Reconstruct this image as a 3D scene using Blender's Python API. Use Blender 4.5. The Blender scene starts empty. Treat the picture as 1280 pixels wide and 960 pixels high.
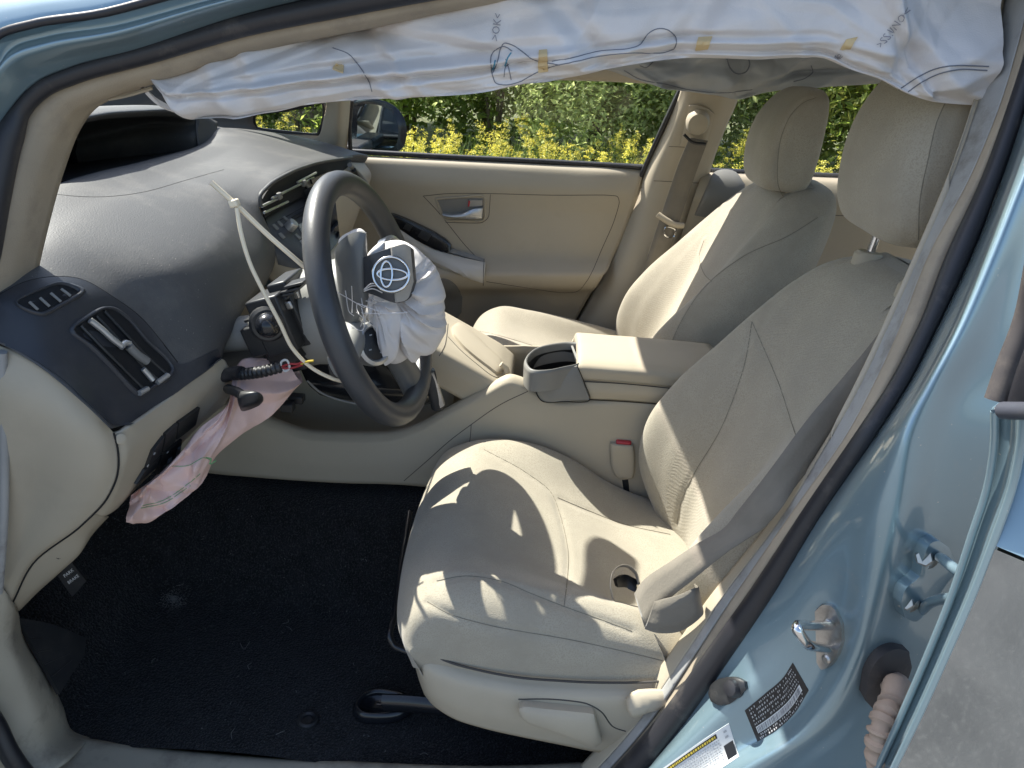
import bpy, bmesh, math, random
import numpy as np
from mathutils import Vector, Matrix
from mathutils.bvhtree import BVHTree
random.seed(7); RNG = np.random.default_rng(7)
sc = bpy.context.scene
col = sc.collection
R_ = math.radians
# ---------------------------------------------------------------- camera
# axes: X to the rear of the car, Y towards the passenger side, Z up, ground at z = 0
CAM = np.array([-0.247, -1.342, 1.300]); YAW, PITCH, ROLL = R_(-1.1), R_(25.65), R_(4.3); FPX = 907.0
def _rot():
    cy, sy, cp, sp = math.cos(YAW), math.sin(YAW), math.cos(PITCH), math.sin(PITCH)
    f = np.array([sy*cp, cy*cp, -sp]); r = np.array([cy, -sy, 0.0]); u = np.cross(r, f)
    c, s = math.cos(ROLL), math.sin(ROLL)
    return np.array([c*r + s*u, -s*r + c*u, f])
CR = _rot()
cam = bpy.data.cameras.new('camera'); camo = bpy.data.objects.new('camera', cam); col.objects.link(camo)
cam.sensor_width = 36.0; cam.lens = 36.0*FPX/1280.0; cam.clip_start = 0.02; cam.clip_end = 1500
camo.matrix_world = Matrix(((CR[0][0], CR[1][0], -CR[2][0], CAM[0]), (CR[0][1], CR[1][1], -CR[2][1], CAM[1]),
                            (CR[0][2], CR[1][2], -CR[2][2], CAM[2]), (0, 0, 0, 1)))
sc.camera = camo
# ---------------------------------------------------------------- sky, sun, exposure
SUN = Vector((-0.55, 0.38, 0.83)).normalized()          # direction towards the sun
w = bpy.data.worlds.new('World'); sc.world = w; w.use_nodes = True
nt = w.node_tree; bg = nt.nodes['Background']
sky = nt.nodes.new('ShaderNodeTexSky'); sky.sky_type = 'NISHITA'; sky.sun_disc = False
sky.sun_elevation = math.asin(SUN.z); sky.sun_rotation = math.atan2(SUN.x, SUN.y)
sky.air_density = 1.0; sky.dust_density = 2.0; sky.ozone_density = 1.0
nt.links.new(sky.outputs[0], bg.inputs[0]); bg.inputs[1].default_value = 0.122
sl = bpy.data.lights.new('sun', 'SUN'); slo = bpy.data.objects.new('sun', sl); col.objects.link(slo)
sl.energy = 4.8; sl.angle = R_(0.53); sl.color = (1.0, 0.955, 0.88)
slo.rotation_euler = SUN.to_track_quat('Z', 'Y').to_euler(); slo.location = (0, 0, 6)
sc.view_settings.view_transform = 'Standard'; sc.view_settings.look = 'None'
sc.view_settings.exposure = 1.30; sc.view_settings.gamma = 1.0; sc.view_settings.use_curve_mapping = False
sc.render.engine = 'CYCLES'
sc.cycles.max_bounces = 10; sc.cycles.diffuse_bounces = 6; sc.cycles.glossy_bounces = 4
sc.cycles.transparent_max_bounces = 16; sc.cycles.transmission_bounces = 6; sc.cycles.use_denoising = True
sc.cycles.sample_clamp_indirect = 6.0; sc.cycles.caustics_reflective = False; sc.cycles.caustics_refractive = False
# ---------------------------------------------------------------- helpers: points
def ray(px, py):
    return CR.T @ np.array([(px-640)/FPX, (480-py)/FPX, 1.0])
def _U(px, py, i, v):
    d = ray(px, py); return CAM + d*((v-CAM[i])/d[i])
def UX(px, py, x): return _U(px, py, 0, x)
def UY(px, py, y): return _U(px, py, 1, y)
def UZ(px, py, z): return _U(px, py, 2, z)
def tumble(z): return max(0.0, z-0.95)*0.36
def UT(px, py, y0, side=-1):                 # a point on the leaning side of the car
    p = UY(px, py, y0)
    for _ in range(8): p = UY(px, py, y0 - side*tumble(p[2]))
    return p
def crom(pts, n, closed=False):
    p = np.array(pts, float); m = len(p)
    if m == 1: return np.repeat(p, n, 0)
    t = np.linspace(0, m if closed else m-1, n, endpoint=not closed)
    i = np.floor(t).astype(int)
    if not closed: i = np.minimum(i, m-2)
    f = (t-i)[:, None] if p.ndim == 2 else (t-i).reshape((-1,)+(1,)*(p.ndim-1))
    def g(k):
        if closed: return p[k % m]
        k2 = np.clip(k, 0, m-1); q = p[k2].copy()
        lo = k < 0; hi = k > m-1
        if lo.any(): q[lo] = 2*p[0]-p[1]
        if hi.any(): q[hi] = 2*p[-1]-p[-2]
        return q
    a, b, c, d = g(i-1), g(i), g(i+1), g(i+2)
    # tangents are limited so that unevenly spaced points do not overshoot
    def tan(a, b, c):
        u, v = b-a, c-b
        lu = np.linalg.norm(u, axis=-1, keepdims=True)+1e-9; lv = np.linalg.norm(v, axis=-1, keepdims=True)+1e-9
        tt = (u/lu*lv + v/lv*lu)*0.5
        lt = np.linalg.norm(tt, axis=-1, keepdims=True)+1e-9
        return tt*np.minimum(1.0, 1.2*np.minimum(lu, lv)/lt)
    t1, t2 = tan(a, b, c), tan(b, c, d)
    f2, f3 = f*f, f*f*f
    return (2*f3-3*f2+1)*b + (f3-2*f2+f)*t1 + (-2*f3+3*f2)*c + (f3-f2)*t2
def lerp(a, b, t): return np.array(a, float)*(1-t) + np.array(b, float)*t
# ---------------------------------------------------------------- helpers: objects
def tag(o, label=None, cat=None, group=None, kind=None):
    if label: o['label'] = label
    if cat: o['category'] = cat
    if group: o['group'] = group
    if kind: o['kind'] = kind
    return o
def empty(name, loc, label=None, cat=None, group=None, kind=None):
    o = bpy.data.objects.new(name, None); col.objects.link(o); o.location = [float(v) for v in loc]; o.empty_display_size = 0.05
    return tag(o, label, cat, group, kind)
def mk(name, verts, faces, mat, parent=None, smooth=True, bevel=0, solid=0, sub=0, offset=-1.0, autosmooth=None):
    me = bpy.data.meshes.new(name)
    v = np.array(verts, float)
    if parent is not None: v = v - np.array(parent_loc(parent))
    me.from_pydata(v.tolist(), [], [list(map(int, f)) for f in faces]); me.update()
    if smooth: me.polygons.foreach_set('use_smooth', [True]*len(me.polygons))
    if autosmooth is not None and smooth:
        try: me.set_sharp_from_angle(angle=R_(autosmooth))
        except Exception: pass
    o = bpy.data.objects.new(name, me); col.objects.link(o)
    if mat is not None: me.materials.append(mat)
    if parent is not None: o.parent = parent
    if solid:
        m = o.modifiers.new('s', 'SOLIDIFY'); m.thickness = solid; m.offset = offset
    if bevel:
        m = o.modifiers.new('b', 'BEVEL'); m.width = bevel; m.segments = 2; m.limit_method = 'ANGLE'; m.angle_limit = R_(40)
        m.harden_normals = False
    if sub:
        m = o.modifiers.new('u', 'SUBSURF'); m.levels = sub; m.render_levels = sub
    return o
def parent_loc(p):
    l = np.zeros(3)
    while p is not None: l += np.array(p.location); p = p.parent
    return l
def world_verts(o):
    l = parent_loc(o)
    n = len(o.data.vertices); a = np.empty(n*3); o.data.vertices.foreach_get('co', a)
    return a.reshape(-1, 3) + l
def bvh(*objs):
    vs, fs, k = [], [], 0
    for o in objs:
        v = world_verts(o); vs += v.tolist(); fs += [[i+k for i in p.vertices] for p in o.data.polygons]; k += len(v)
    return BVHTree.FromPolygons(vs, fs)
def hit(tree, px, py):
    d = ray(px, py); h = tree.ray_cast(Vector(CAM), Vector(d).normalized())
    if h[0] is None:
        return None, None
    n = np.array(h[1])
    if n @ d > 0: n = -n
    return np.array(h[0]), n
def drape(tree, pts, n=None, off=0.0, closed=False):
    """pixels -> points on a built surface, lifted by off along its normal"""
    p = crom(pts, n or max(8, len(pts)*5), closed) if n != 0 else np.array(pts, float)
    out, nor, last = [], [], None
    for x, y in p:
        h, nn = hit(tree, x, y)
        if h is None:
            if last is None: continue
            h = CAM + ray(x, y)*np.dot(last[0]-CAM, CR[2]); nn = last[1]
        last = (h, nn); out.append(h + nn*off); nor.append(nn)
    return np.array(out), np.array(nor)
def grid_faces(nu, nv, cu=False, cv=False, base=0):
    f = []
    for i in range(nu if cu else nu-1):
        for j in range(nv if cv else nv-1):
            a = i*nv+j; b = i*nv+(j+1) % nv; c = ((i+1) % nu)*nv+(j+1) % nv; d = ((i+1) % nu)*nv+j
            f.append((base+a, base+b, base+c, base+d))
    return f
def surf(name, rows, mat, parent=None, nu=24, nv=24, cu=False, cv=False, solid=0, offset=-1.0, caps=False, noise=None, autosmooth=None, flip=False):
    g = np.array([crom(r, nv, cv) for r in rows]); g = crom(g, nu, cu)
    if noise is not None: g = noise(g)
    v = g.reshape(-1, 3); f = grid_faces(nu, nv, cu, cv)
    if caps:
        v = np.vstack([v, g[0].mean(0), g[-1].mean(0)]); n = nu*nv
        for j in range(nv if cv else nv-1):
            f.append((n, (j+1) % nv, j)); f.append((n+1, (nu-1)*nv+j, (nu-1)*nv+(j+1) % nv))
    if not (cu or cv):                     # open sheets face the door opening, their thickness lies behind
        a, b, c, d = g[:-1, :-1], g[:-1, 1:], g[1:, 1:], g[1:, :-1]; nn = np.cross(c-a, d-b)
        if (nn*(CAM-(a+c)/2)).sum(2).sum() < 0: f = [q[::-1] for q in f]
    if flip: f = [q[::-1] for q in f]
    return mk(name, v, f, mat, parent, True, 0, solid, 0, offset, autosmooth)
def frames(p):
    p = np.array(p, float); t = np.gradient(p, axis=0); t /= np.linalg.norm(t, axis=1)[:, None]+1e-12
    n = np.cross(t[0], (0, 0, 1)); n = n if np.linalg.norm(n) > 1e-3 else np.cross(t[0], (0, 1, 0)); n /= np.linalg.norm(n)
    N = [n]
    for i in range(1, len(p)):
        n = N[-1] - t[i]*(N[-1] @ t[i]); n /= np.linalg.norm(n)+1e-12; N.append(n)
    N = np.array(N); return t, N, np.cross(t, N)
def tube_data(pts, r, seg=8, flat=1.0, nrm=None, closed=False):
    p = np.array(pts, float); n = len(p); t, N, B = frames(p)
    if nrm is not None:
        N = np.array(nrm, float); N = N - t*(N*t).sum(1)[:, None]; N /= np.linalg.norm(N, axis=1)[:, None]+1e-9; B = np.cross(t, N)
    r = np.broadcast_to(np.array(r, float), (n,))
    a = np.linspace(0, 2*math.pi, seg, endpoint=False)
    v = (p[:, None] + r[:, None, None]*(np.cos(a)[None, :, None]*N[:, None]*flat + np.sin(a)[None, :, None]*B[:, None])).reshape(-1, 3)
    f = grid_faces(n, seg, closed, True)
    if not closed:
        v = np.vstack([v, p[0], p[-1]])
        for j in range(seg):
            f.append((n*seg, (j+1) % seg, j)); f.append((n*seg+1, (n-1)*seg+j, (n-1)*seg+(j+1) % seg))
    return v, f
def tube(name, pts, r, mat, parent=None, seg=8, flat=1.0, nrm=None, closed=False):
    v, f = tube_data(pts, r, seg, flat, nrm, closed); return mk(name, v, f, mat, parent, True, autosmooth=50)
def groove(obj, lines, w=0.011, depth=0.0035):
    """press stitched seams into a padded surface"""
    v = world_verts(obj); n = np.empty(len(v)*3); obj.data.vertices.foreach_get('normal', n); n = n.reshape(-1, 3); off = np.zeros(len(v))
    for L in lines:
        for p in L:
            d = np.linalg.norm(v-p, axis=1); off = np.maximum(off, np.clip(1-d/w, 0, 1)**1.6*depth)
    obj.data.vertices.foreach_set('co', ((v - n*off[:, None]) - parent_loc(obj)).ravel()); obj.data.update()
def tents(g, seed, k, amp, wid, jag=0.0):
    """sharp cloth folds: sum of tent ridges along random lines of a sheet's own coordinates"""
    r = np.random.default_rng(seed); nu, nv = g.shape[:2]; U_, V_ = np.meshgrid(np.linspace(0, 1, nu), np.linspace(0, 1, nv), indexing='ij'); s = np.zeros((nu, nv))
    for i in range(k):
        a = r.uniform(0, math.pi); c, q = r.uniform(0, 1), r.uniform(0, 1); wd = wid*r.uniform(.5, 1.5); ln = r.uniform(.15, .5)
        x = (U_-c)*math.cos(a)*.6+(V_-q)*math.sin(a); y = -(U_-c)*math.sin(a)*.6+(V_-q)*math.cos(a); x = x + jag*np.sin(y*9+i)
        s += amp*r.uniform(.4, 1)*r.choice([-1, 1])*np.clip(1-np.abs(x)/wd, 0, 1)*np.exp(-(y/ln)**2)
    return s
def seam(name, tree, pts, mat, parent, r=0.0008, off=0.0, n=None, flat=1.0):
    p, nn = drape(tree, pts, n, off); return tube(name, p, r*.68, mat, parent, 6, flat, nn)
def slab(g, h, up=None, nrm=None, crown=0.0, edge=0.0):
    """closed plate from a grid of points: lifted by h along the normals, with side walls and slightly rounded rim"""
    g = np.array(g, float); nu, nv = g.shape[:2]
    du = np.gradient(g, axis=0); dv = np.gradient(g, axis=1)
    n = np.cross(du, dv) if nrm is None else np.array(nrm, float)
    n /= np.linalg.norm(n, axis=2, keepdims=True)+1e-12
    if up is not None:
        s = np.sign((n*np.array(up, float)).sum(2, keepdims=True)); s[s == 0] = 1; n = n*s
    top = g + n*h
    if crown:
        a = np.sin(np.linspace(0, math.pi, nu))[:, None, None]; b = np.sin(np.linspace(0, math.pi, nv))[None, :, None]
        top = top + n*crown*np.sqrt(np.maximum(a*b, 0))
    v = list(top.reshape(-1, 3)); f = grid_faces(nu, nv)
    ring = [(0, j) for j in range(nv)] + [(i, nv-1) for i in range(1, nu)] + [(nu-1, j) for j in range(nv-2, -1, -1)] + [(i, 0) for i in range(nu-2, 0, -1)]
    bot = []
    k = len(v)
    for i, j in ring: v.append(g[i, j] - n[i, j]*max(edge, 0.0005)); bot.append(k); k += 1
    idx = [i*nv+j for i, j in ring]; m = len(ring)
    for q in range(m): f.append((idx[(q+1) % m], idx[q], bot[q], bot[(q+1) % m]))
    return np.array(v), f
def toward_cam(g):
    d = CAM - np.array(g); return d/(np.linalg.norm(d, axis=-1, keepdims=True))
def patch(name, tree, top, bot, h, mat, parent, nu=8, nv=16, edge=0.002, crown=0.0, off=0.0, autosmooth=35):
    """plate laid on a built surface between two pixel curves"""
    A, B = crom(top, nv), crom(bot, nv); g = np.zeros((nu, nv, 3)); nn = np.zeros((nu, nv, 3)); last = None
    for i in range(nu):
        for j in range(nv):
            x, y = lerp(A[j], B[j], i/(nu-1)); p, n = hit(tree, x, y)
            if p is None:
                if last is None: p = UY(x, y, 0); n = np.array([0, -1.0, 0])
                else: p = CAM + ray(x, y)*np.dot(last[0]-CAM, CR[2]); n = last[1]
            last = (p, n); g[i, j] = p + n*off; nn[i, j] = n
    v, f = slab(g, h, nrm=nn, crown=crown, edge=edge)
    return mk(name, v, f, mat, parent, True, autosmooth=autosmooth)
def plate(name, top, bot, h, mat, parent, nu=6, nv=14, edge=0.002, crown=0.0, up=None, autosmooth=35, lin=False):
    """plate between two curves of 3D points"""
    A, B = (np.array(top, float), np.array(bot, float)) if lin else (crom(top, nv), crom(bot, nv))
    g = np.array([lerp(A, B, i/(nu-1)) for i in range(nu)])
    v, f = slab(g, h, up=up if up is not None else (CAM-g.reshape(-1, 3).mean(0)), crown=crown, edge=edge)
    return mk(name, v, f, mat, parent, True, autosmooth=autosmooth)
def box_data(c, s, rot=None):
    c = np.array(c, float); s = np.array(s, float)/2
    v = np.array([(x, y, z) for x in (-1, 1) for y in (-1, 1) for z in (-1, 1)], float)*s
    if rot is not None: v = v @ np.array(rot).T
    return v + c, [(0, 1, 3, 2), (4, 6, 7, 5), (0, 4, 5, 1), (2, 3, 7, 6), (0, 2, 6, 4), (1, 5, 7, 3)]
def box(name, c, s, mat, parent=None, rot=None, bevel=0.002):
    v, f = box_data(c, s, rot); return mk(name, v, f, mat, parent, True, bevel=bevel, autosmooth=40)
def basis(n, hint=(0, 0, 1)):
    n = np.array(n, float); n /= np.linalg.norm(n); a = np.cross(hint, n); a /= np.linalg.norm(a)+1e-9; return np.array([a, np.cross(n, a), n]).T
def lathe_data(prof, c, n, seg=20, hint=(0, 0, 1), sx=1.0):
    M = basis(n, hint); a = np.linspace(0, 2*math.pi, seg, endpoint=False); v = []
    for r, h in prof:
        for q in a: v.append(M @ np.array([r*math.cos(q)*sx, r*math.sin(q), h]) + np.array(c))
    f = grid_faces(len(prof), seg, False, True); k = len(v)
    v.append(M @ np.array([0, 0, prof[0][1]])+np.array(c)); v.append(M @ np.array([0, 0, prof[-1][1]])+np.array(c)); m = len(prof)
    for j in range(seg): f.append((k, (j+1) % seg, j)); f.append((k+1, (m-1)*seg+j, (m-1)*seg+(j+1) % seg))
    return np.array(v), f
def lathe(name, prof, c, n, mat, parent=None, seg=20, hint=(0, 0, 1), sx=1.0):
    v, f = lathe_data(prof, c, n, seg, hint, sx); return mk(name, v, f, mat, parent, True, autosmooth=35)
def join(parts):
    v, f, k = [], [], 0
    for a, b in parts: v.append(a); f += [tuple(i+k for i in q) for q in b]; k += len(a)
    return np.vstack(v), f
_font_cache = {}
def text_polys(s):
    """flat mesh of a line of text: x from 0 to its width, cap height 1"""
    if s in _font_cache: return _font_cache[s]
    cu = bpy.data.curves.new('t', 'FONT'); cu.body = s; cu.resolution_u = 2; o = bpy.data.objects.new('t', cu); col.objects.link(o)
    dg = bpy.context.evaluated_depsgraph_get(); me = o.evaluated_get(dg).to_mesh()
    v = np.array([tuple(q.co)[:2] for q in me.vertices]) if len(me.vertices) else np.zeros((0, 2)); f = [tuple(p.vertices) for p in me.polygons]
    o.evaluated_get(dg).to_mesh_clear(); bpy.data.objects.remove(o); bpy.data.curves.remove(cu)
    if len(v): v = v/0.69
    _font_cache[s] = (v, f); return v, f
def print_text(name, tree, s, origin, along, height, mat, parent, off=0.0006, mirror=False):
    """lettering printed on a surface: origin pixel of the baseline, pixel vector of the reading direction, cap height in pixels"""
    v, f = text_polys(s)
    if not len(v): return None
    d = np.array(along, float); d /= np.linalg.norm(d); u = np.array([d[1], -d[0]])
    if mirror: u = -u
    out = []
    for x, y in v:
        q = np.array(origin) + d*x*height + u*y*height; p, n = hit(tree, *q)
        if p is None: return None
        out.append(p + n*off)
    return mk(name, out, f, mat, parent, False)
# ---------------------------------------------------------------- materials
M = {}
def pm(name, c, rough=0.6, metal=0.0, var=0.06, vs=6.0, bump=0.0, bs=400.0, bd=0.001, spec=0.5, coat=0.0, coat_r=0.03, sheen=0.0, dirt=None, ds=9.0, dth=(0.5, 0.75), fleck=None, fs=900.0, fth=0.72, weave=None, subs=0.0, trans=0.0, crumple=None):
    m = bpy.data.materials.new(name); m.use_nodes = True; n = m.node_tree.nodes; l = m.node_tree.links; b = n['Principled BSDF']
    tc = n.new('ShaderNodeTexCoord'); co = tc.outputs['Object']
    nz = n.new('ShaderNodeTexNoise'); nz.inputs['Scale'].default_value = vs; nz.inputs['Detail'].default_value = 5; l.new(co, nz.inputs['Vector'])
    mr = n.new('ShaderNodeMapRange'); mr.inputs[1].default_value = 0.3; mr.inputs[2].default_value = 0.7; mr.inputs[3].default_value = 1-var; mr.inputs[4].default_value = 1+var
    l.new(nz.outputs[0], mr.inputs[0])
    mx = n.new('ShaderNodeMix'); mx.data_type = 'RGBA'; mx.blend_type = 'MULTIPLY'; mx.inputs[0].default_value = 1.0
    mx.inputs[6].default_value = (*c, 1); l.new(mr.outputs[0], mx.inputs[7]); out = mx.outputs[2]
    if dirt:
        z = n.new('ShaderNodeTexNoise'); z.inputs['Scale'].default_value = ds; z.inputs['Detail'].default_value = 7; z.inputs['Roughness'].default_value = 0.68; l.new(co, z.inputs['Vector'])
        r2 = n.new('ShaderNodeMapRange'); r2.inputs[1].default_value = dth[0]; r2.inputs[2].default_value = dth[1]; l.new(z.outputs[0], r2.inputs[0])
        d = n.new('ShaderNodeMix'); d.data_type = 'RGBA'; d.inputs[7].default_value = (*dirt[:3], 1)
        mu = n.new('ShaderNodeMath'); mu.operation = 'MULTIPLY'; mu.inputs[1].default_value = dirt[3]; l.new(r2.outputs[0], mu.inputs[0]); l.new(mu.outputs[0], d.inputs[0]); l.new(out, d.inputs[6]); out = d.outputs[2]
    if fleck:
        z = n.new('ShaderNodeTexNoise'); z.inputs['Scale'].default_value = fs; z.inputs['Detail'].default_value = 2; l.new(co, z.inputs['Vector'])
        r2 = n.new('ShaderNodeMapRange'); r2.inputs[1].default_value = fth; r2.inputs[2].default_value = fth+0.05; l.new(z.outputs[0], r2.inputs[0])
        d = n.new('ShaderNodeMix'); d.data_type = 'RGBA'; d.inputs[7].default_value = (*fleck, 1); l.new(r2.outputs[0], d.inputs[0]); l.new(out, d.inputs[6]); out = d.outputs[2]
    l.new(out, b.inputs['Base Color'])
    b.inputs['Roughness'].default_value = rough; b.inputs['Metallic'].default_value = metal; b.inputs['Specular IOR Level'].default_value = spec
    if coat: b.inputs['Coat Weight'].default_value = coat; b.inputs['Coat Roughness'].default_value = coat_r
    if sheen: b.inputs['Sheen Weight'].default_value = sheen; b.inputs['Sheen Roughness'].default_value = 0.5
    if subs: b.inputs['Subsurface Weight'].default_value = subs; b.inputs['Subsurface Radius'].default_value = (0.02, 0.015, 0.01)
    if trans: b.inputs['Transmission Weight'].default_value = trans
    if bump or weave:
        h = None
        if bump:
            z = n.new('ShaderNodeTexNoise'); z.inputs['Scale'].default_value = bs; z.inputs['Detail'].default_value = 3; l.new(co, z.inputs['Vector']); h = z.outputs[0]
        if weave:
            wv = n.new('ShaderNodeTexWave'); wv.wave_type = 'BANDS'; wv.bands_direction = 'DIAGONAL'; wv.inputs['Scale'].default_value = weave; wv.inputs['Distortion'].default_value = 6.0; wv.inputs['Detail'].default_value = 2; wv.inputs['Detail Scale'].default_value = 0.6
            l.new(co, wv.inputs['Vector'])
            if h is not None:
                a = n.new('ShaderNodeMath'); a.operation = 'ADD'; l.new(h, a.inputs[0]); l.new(wv.outputs[0], a.inputs[1]); h = a.outputs[0]
            else: h = wv.outputs[0]
        bp = n.new('ShaderNodeBump'); bp.inputs['Strength'].default_value = bump or 0.2; bp.inputs['Distance'].default_value = bd; l.new(h, bp.inputs['Height']); l.new(bp.outputs[0], b.inputs['Normal'])
        if crumple:
            vz = n.new('ShaderNodeTexNoise'); vz.noise_type = 'RIDGED_MULTIFRACTAL'; vz.inputs['Scale'].default_value = crumple[0]; vz.inputs['Detail'].default_value = 2; vz.inputs['Distortion'].default_value = 0.6; l.new(co, vz.inputs['Vector'])
            b2 = n.new('ShaderNodeBump'); b2.inputs['Strength'].default_value = 0.8; b2.inputs['Distance'].default_value = crumple[1]; l.new(vz.outputs[0], b2.inputs['Height']); l.new(b2.outputs[0], bp.inputs['Normal'])
    M[name] = m; return m
pm('seat_fabric', (0.375, 0.337, 0.265), 0.92, var=0.10, vs=16, bump=0.5, bs=620, bd=0.0012, spec=0.2, sheen=0.25, dirt=(0.26, 0.22, 0.16, 0.55), ds=7, dth=(0.52, 0.8), fleck=(0.335, 0.298, 0.232), fs=520, fth=0.52)
pm('seat_insert', (0.375, 0.337, 0.265), 0.94, var=0.06, vs=20, bump=0.5, bs=420, bd=0.00035, spec=0.2, sheen=0.2, weave=85, fleck=(0.33, 0.293, 0.228), fs=480, fth=0.5)
pm('trim_beige', (0.43, 0.375, 0.285), 0.55, var=0.05, vs=5, bump=0.25, bs=900, bd=0.0006, spec=0.35, dirt=(0.30, 0.26, 0.20, 0.35), ds=6, dth=(0.55, 0.8))
pm('trim_beige_worn', (0.43, 0.385, 0.30), 0.5, var=0.08, vs=9, bump=0.25, bs=700, bd=0.0006, spec=0.4, dirt=(0.20, 0.18, 0.15, 0.7), ds=16, dth=(0.52, 0.7))
pm('trim_grey', (0.21, 0.205, 0.19), 0.42, var=0.06, vs=8, bump=0.2, bs=800, bd=0.0005, spec=0.45)
pm('trim_silver', (0.50, 0.50, 0.49), 0.32, metal=0.6, var=0.03, spec=0.5)
pm('dash_pad', (0.070, 0.0695, 0.0695), 0.56, var=0.08, vs=5, bump=0.5, bs=520, bd=0.0009, spec=0.5, dirt=(0.19, 0.178, 0.16, 0.45), ds=11, dth=(0.50, 0.78), fleck=(0.26, 0.24, 0.21), fs=340, fth=0.72)
pm('dash_panel', (0.036, 0.038, 0.044), 0.42, var=0.06, vs=7, bump=0.3, bs=700, bd=0.0005, spec=0.5, dirt=(0.13, 0.13, 0.135, 0.4), ds=8)
pm('black_plastic', (0.018, 0.019, 0.021), 0.42, var=0.15, vs=12, bump=0.15, bs=500, bd=0.0005, dirt=(0.07, 0.065, 0.06, 0.4), ds=30)
pm('black_gloss', (0.012, 0.013, 0.016), 0.18, var=0.1, vs=9)
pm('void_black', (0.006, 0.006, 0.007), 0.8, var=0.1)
pm('rim_leather', (0.052, 0.053, 0.056), 0.40, var=0.12, vs=16, bump=0.35, bs=600, bd=0.0006, spec=0.5)
pm('hub_plastic', (0.27, 0.27, 0.255), 0.45, var=0.08, vs=14, bump=0.2, bs=800, bd=0.0004)
pm('wheel_grey', (0.13, 0.13, 0.125), 0.4, var=0.08, vs=14, bump=0.2, bs=800, bd=0.0004)
pm('chrome', (0.72, 0.72, 0.72), 0.12, metal=1.0, var=0.04, vs=30)
pm('mirror_dark', (0.22, 0.27, 0.29), 0.03, metal=1.0, var=0.02)
pm('steel', (0.48, 0.47, 0.45), 0.36, metal=1.0, var=0.18, vs=40, dirt=(0.22, 0.18, 0.14, 0.5), ds=60)
pm('rubber', (0.020, 0.020, 0.024), 0.45, var=0.15, vs=10, bump=0.2, bs=300, bd=0.0006, dirt=(0.16, 0.14, 0.125, 0.55), ds=22, dth=(0.56, 0.8))
pm('seal_lip', (0.36, 0.30, 0.22), 0.75, var=0.1, vs=12, bump=0.4, bs=700, bd=0.0007, dirt=(0.20, 0.17, 0.14, 0.6), ds=20)
pm('seal_grey', (0.34, 0.335, 0.32), 0.6, var=0.1, vs=14, bump=0.3, bs=500, bd=0.0007, dirt=(0.15, 0.135, 0.115, 0.75), ds=26, dth=(0.5, 0.72))
pm('paint', (0.225, 0.325, 0.375), 0.34, metal=0.5, var=0.05, vs=3, spec=0.5, coat=1.0, coat_r=0.06, dirt=(0.40, 0.37, 0.33, 0.35), ds=14, dth=(0.58, 0.8), fleck=(0.55, 0.53, 0.5), fs=260, fth=0.74)
pm('paint_door', (0.29, 0.325, 0.35), 0.05, metal=0.95, var=0.03, vs=2, spec=0.8, coat=1.0, coat_r=0.01)
pm('carpet', (0.0125, 0.0128, 0.0138), 0.97, var=0.35, vs=30, bump=1.0, bs=260, bd=0.009, spec=0.15, sheen=0.10, dirt=(0.035, 0.034, 0.035, 0.55), ds=7, dth=(0.58, 0.85), fleck=(0.042, 0.042, 0.043), fs=330, fth=0.56)
pm('lint', (0.17, 0.165, 0.16), 0.9)
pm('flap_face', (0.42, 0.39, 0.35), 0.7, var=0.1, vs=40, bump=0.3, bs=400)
pm('moulding_dark', (0.05, 0.055, 0.07), 0.4)
pm('pillar_cloth', (0.19, 0.17, 0.155), 0.85, bump=0.2)
pm('airbag_white', (0.72, 0.685, 0.665), 0.85, var=0.03, vs=18, bump=0.35, bs=700, bd=0.0008, spec=0.2, sheen=0.15, crumple=(7, 0.004))
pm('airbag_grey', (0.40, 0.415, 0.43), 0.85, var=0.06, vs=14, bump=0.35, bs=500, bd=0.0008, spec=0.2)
pm('airbag_pink', (0.74, 0.52, 0.45), 0.88, var=0.06, vs=9, bump=0.3, bs=600, bd=0.0008, spec=0.2, dirt=(0.66, 0.50, 0.50, 0.5), ds=7, dth=(0.45, 0.7), crumple=(9, 0.006))
pm('tape', (0.66, 0.50, 0.27), 0.7, var=0.12, vs=30)
pm('thread', (0.19, 0.20, 0.23), 0.8)
pm('thread_blue', (0.10, 0.28, 0.38), 0.8)
pm('thread_green', (0.16, 0.34, 0.15), 0.8)
pm('ink', (0.30, 0.29, 0.31), 0.8)
pm('seam_dark', (0.06, 0.055, 0.05), 0.9)
pm('seam_fabric', (0.19, 0.17, 0.13), 0.95)
pm('gap', (0.012, 0.012, 0.012), 0.9)
pm('belt', (0.19, 0.168, 0.134), 0.75, var=0.06, vs=40, bump=0.5, bs=260, bd=0.0008, spec=0.3, sheen=0.2)
pm('buckle_red', (0.45, 0.035, 0.05), 0.4)
pm('zip_tie', (0.90, 0.79, 0.60), 0.38, var=0.04)
pm('trim_satin', (0.56, 0.53, 0.47), 0.38, var=0.03)
pm('wire_red', (0.35, 0.03, 0.03), 0.5); pm('wire_yellow', (0.65, 0.48, 0.06), 0.5); pm('wire_white', (0.6, 0.6, 0.58), 0.5)
pm('label_black', (0.012, 0.012, 0.014), 0.35); pm('label_white', (0.72, 0.72, 0.70), 0.5); pm('label_yellow', (0.60, 0.46, 0.06), 0.5); pm('label_print', (0.08, 0.08, 0.09), 0.6)
pm('label_grey', (0.42, 0.42, 0.42), 0.5)
pm('boot_tan', (0.36, 0.28, 0.22), 0.75, var=0.1, vs=30)
pm('boot_dark', (0.05, 0.045, 0.045), 0.7, var=0.2, vs=20, dirt=(0.14, 0.12, 0.10, 0.6), ds=30)
pm('screen_grey', (0.42, 0.43, 0.37), 0.3)
pm('headliner', (0.42, 0.39, 0.33), 0.95, bump=0.3, bs=500)
pm('stain', (0.30, 0.24, 0.15), 0.95)
pm('reflector', (0.30, 0.42, 0.50), 0.15, metal=0.4)
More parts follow.
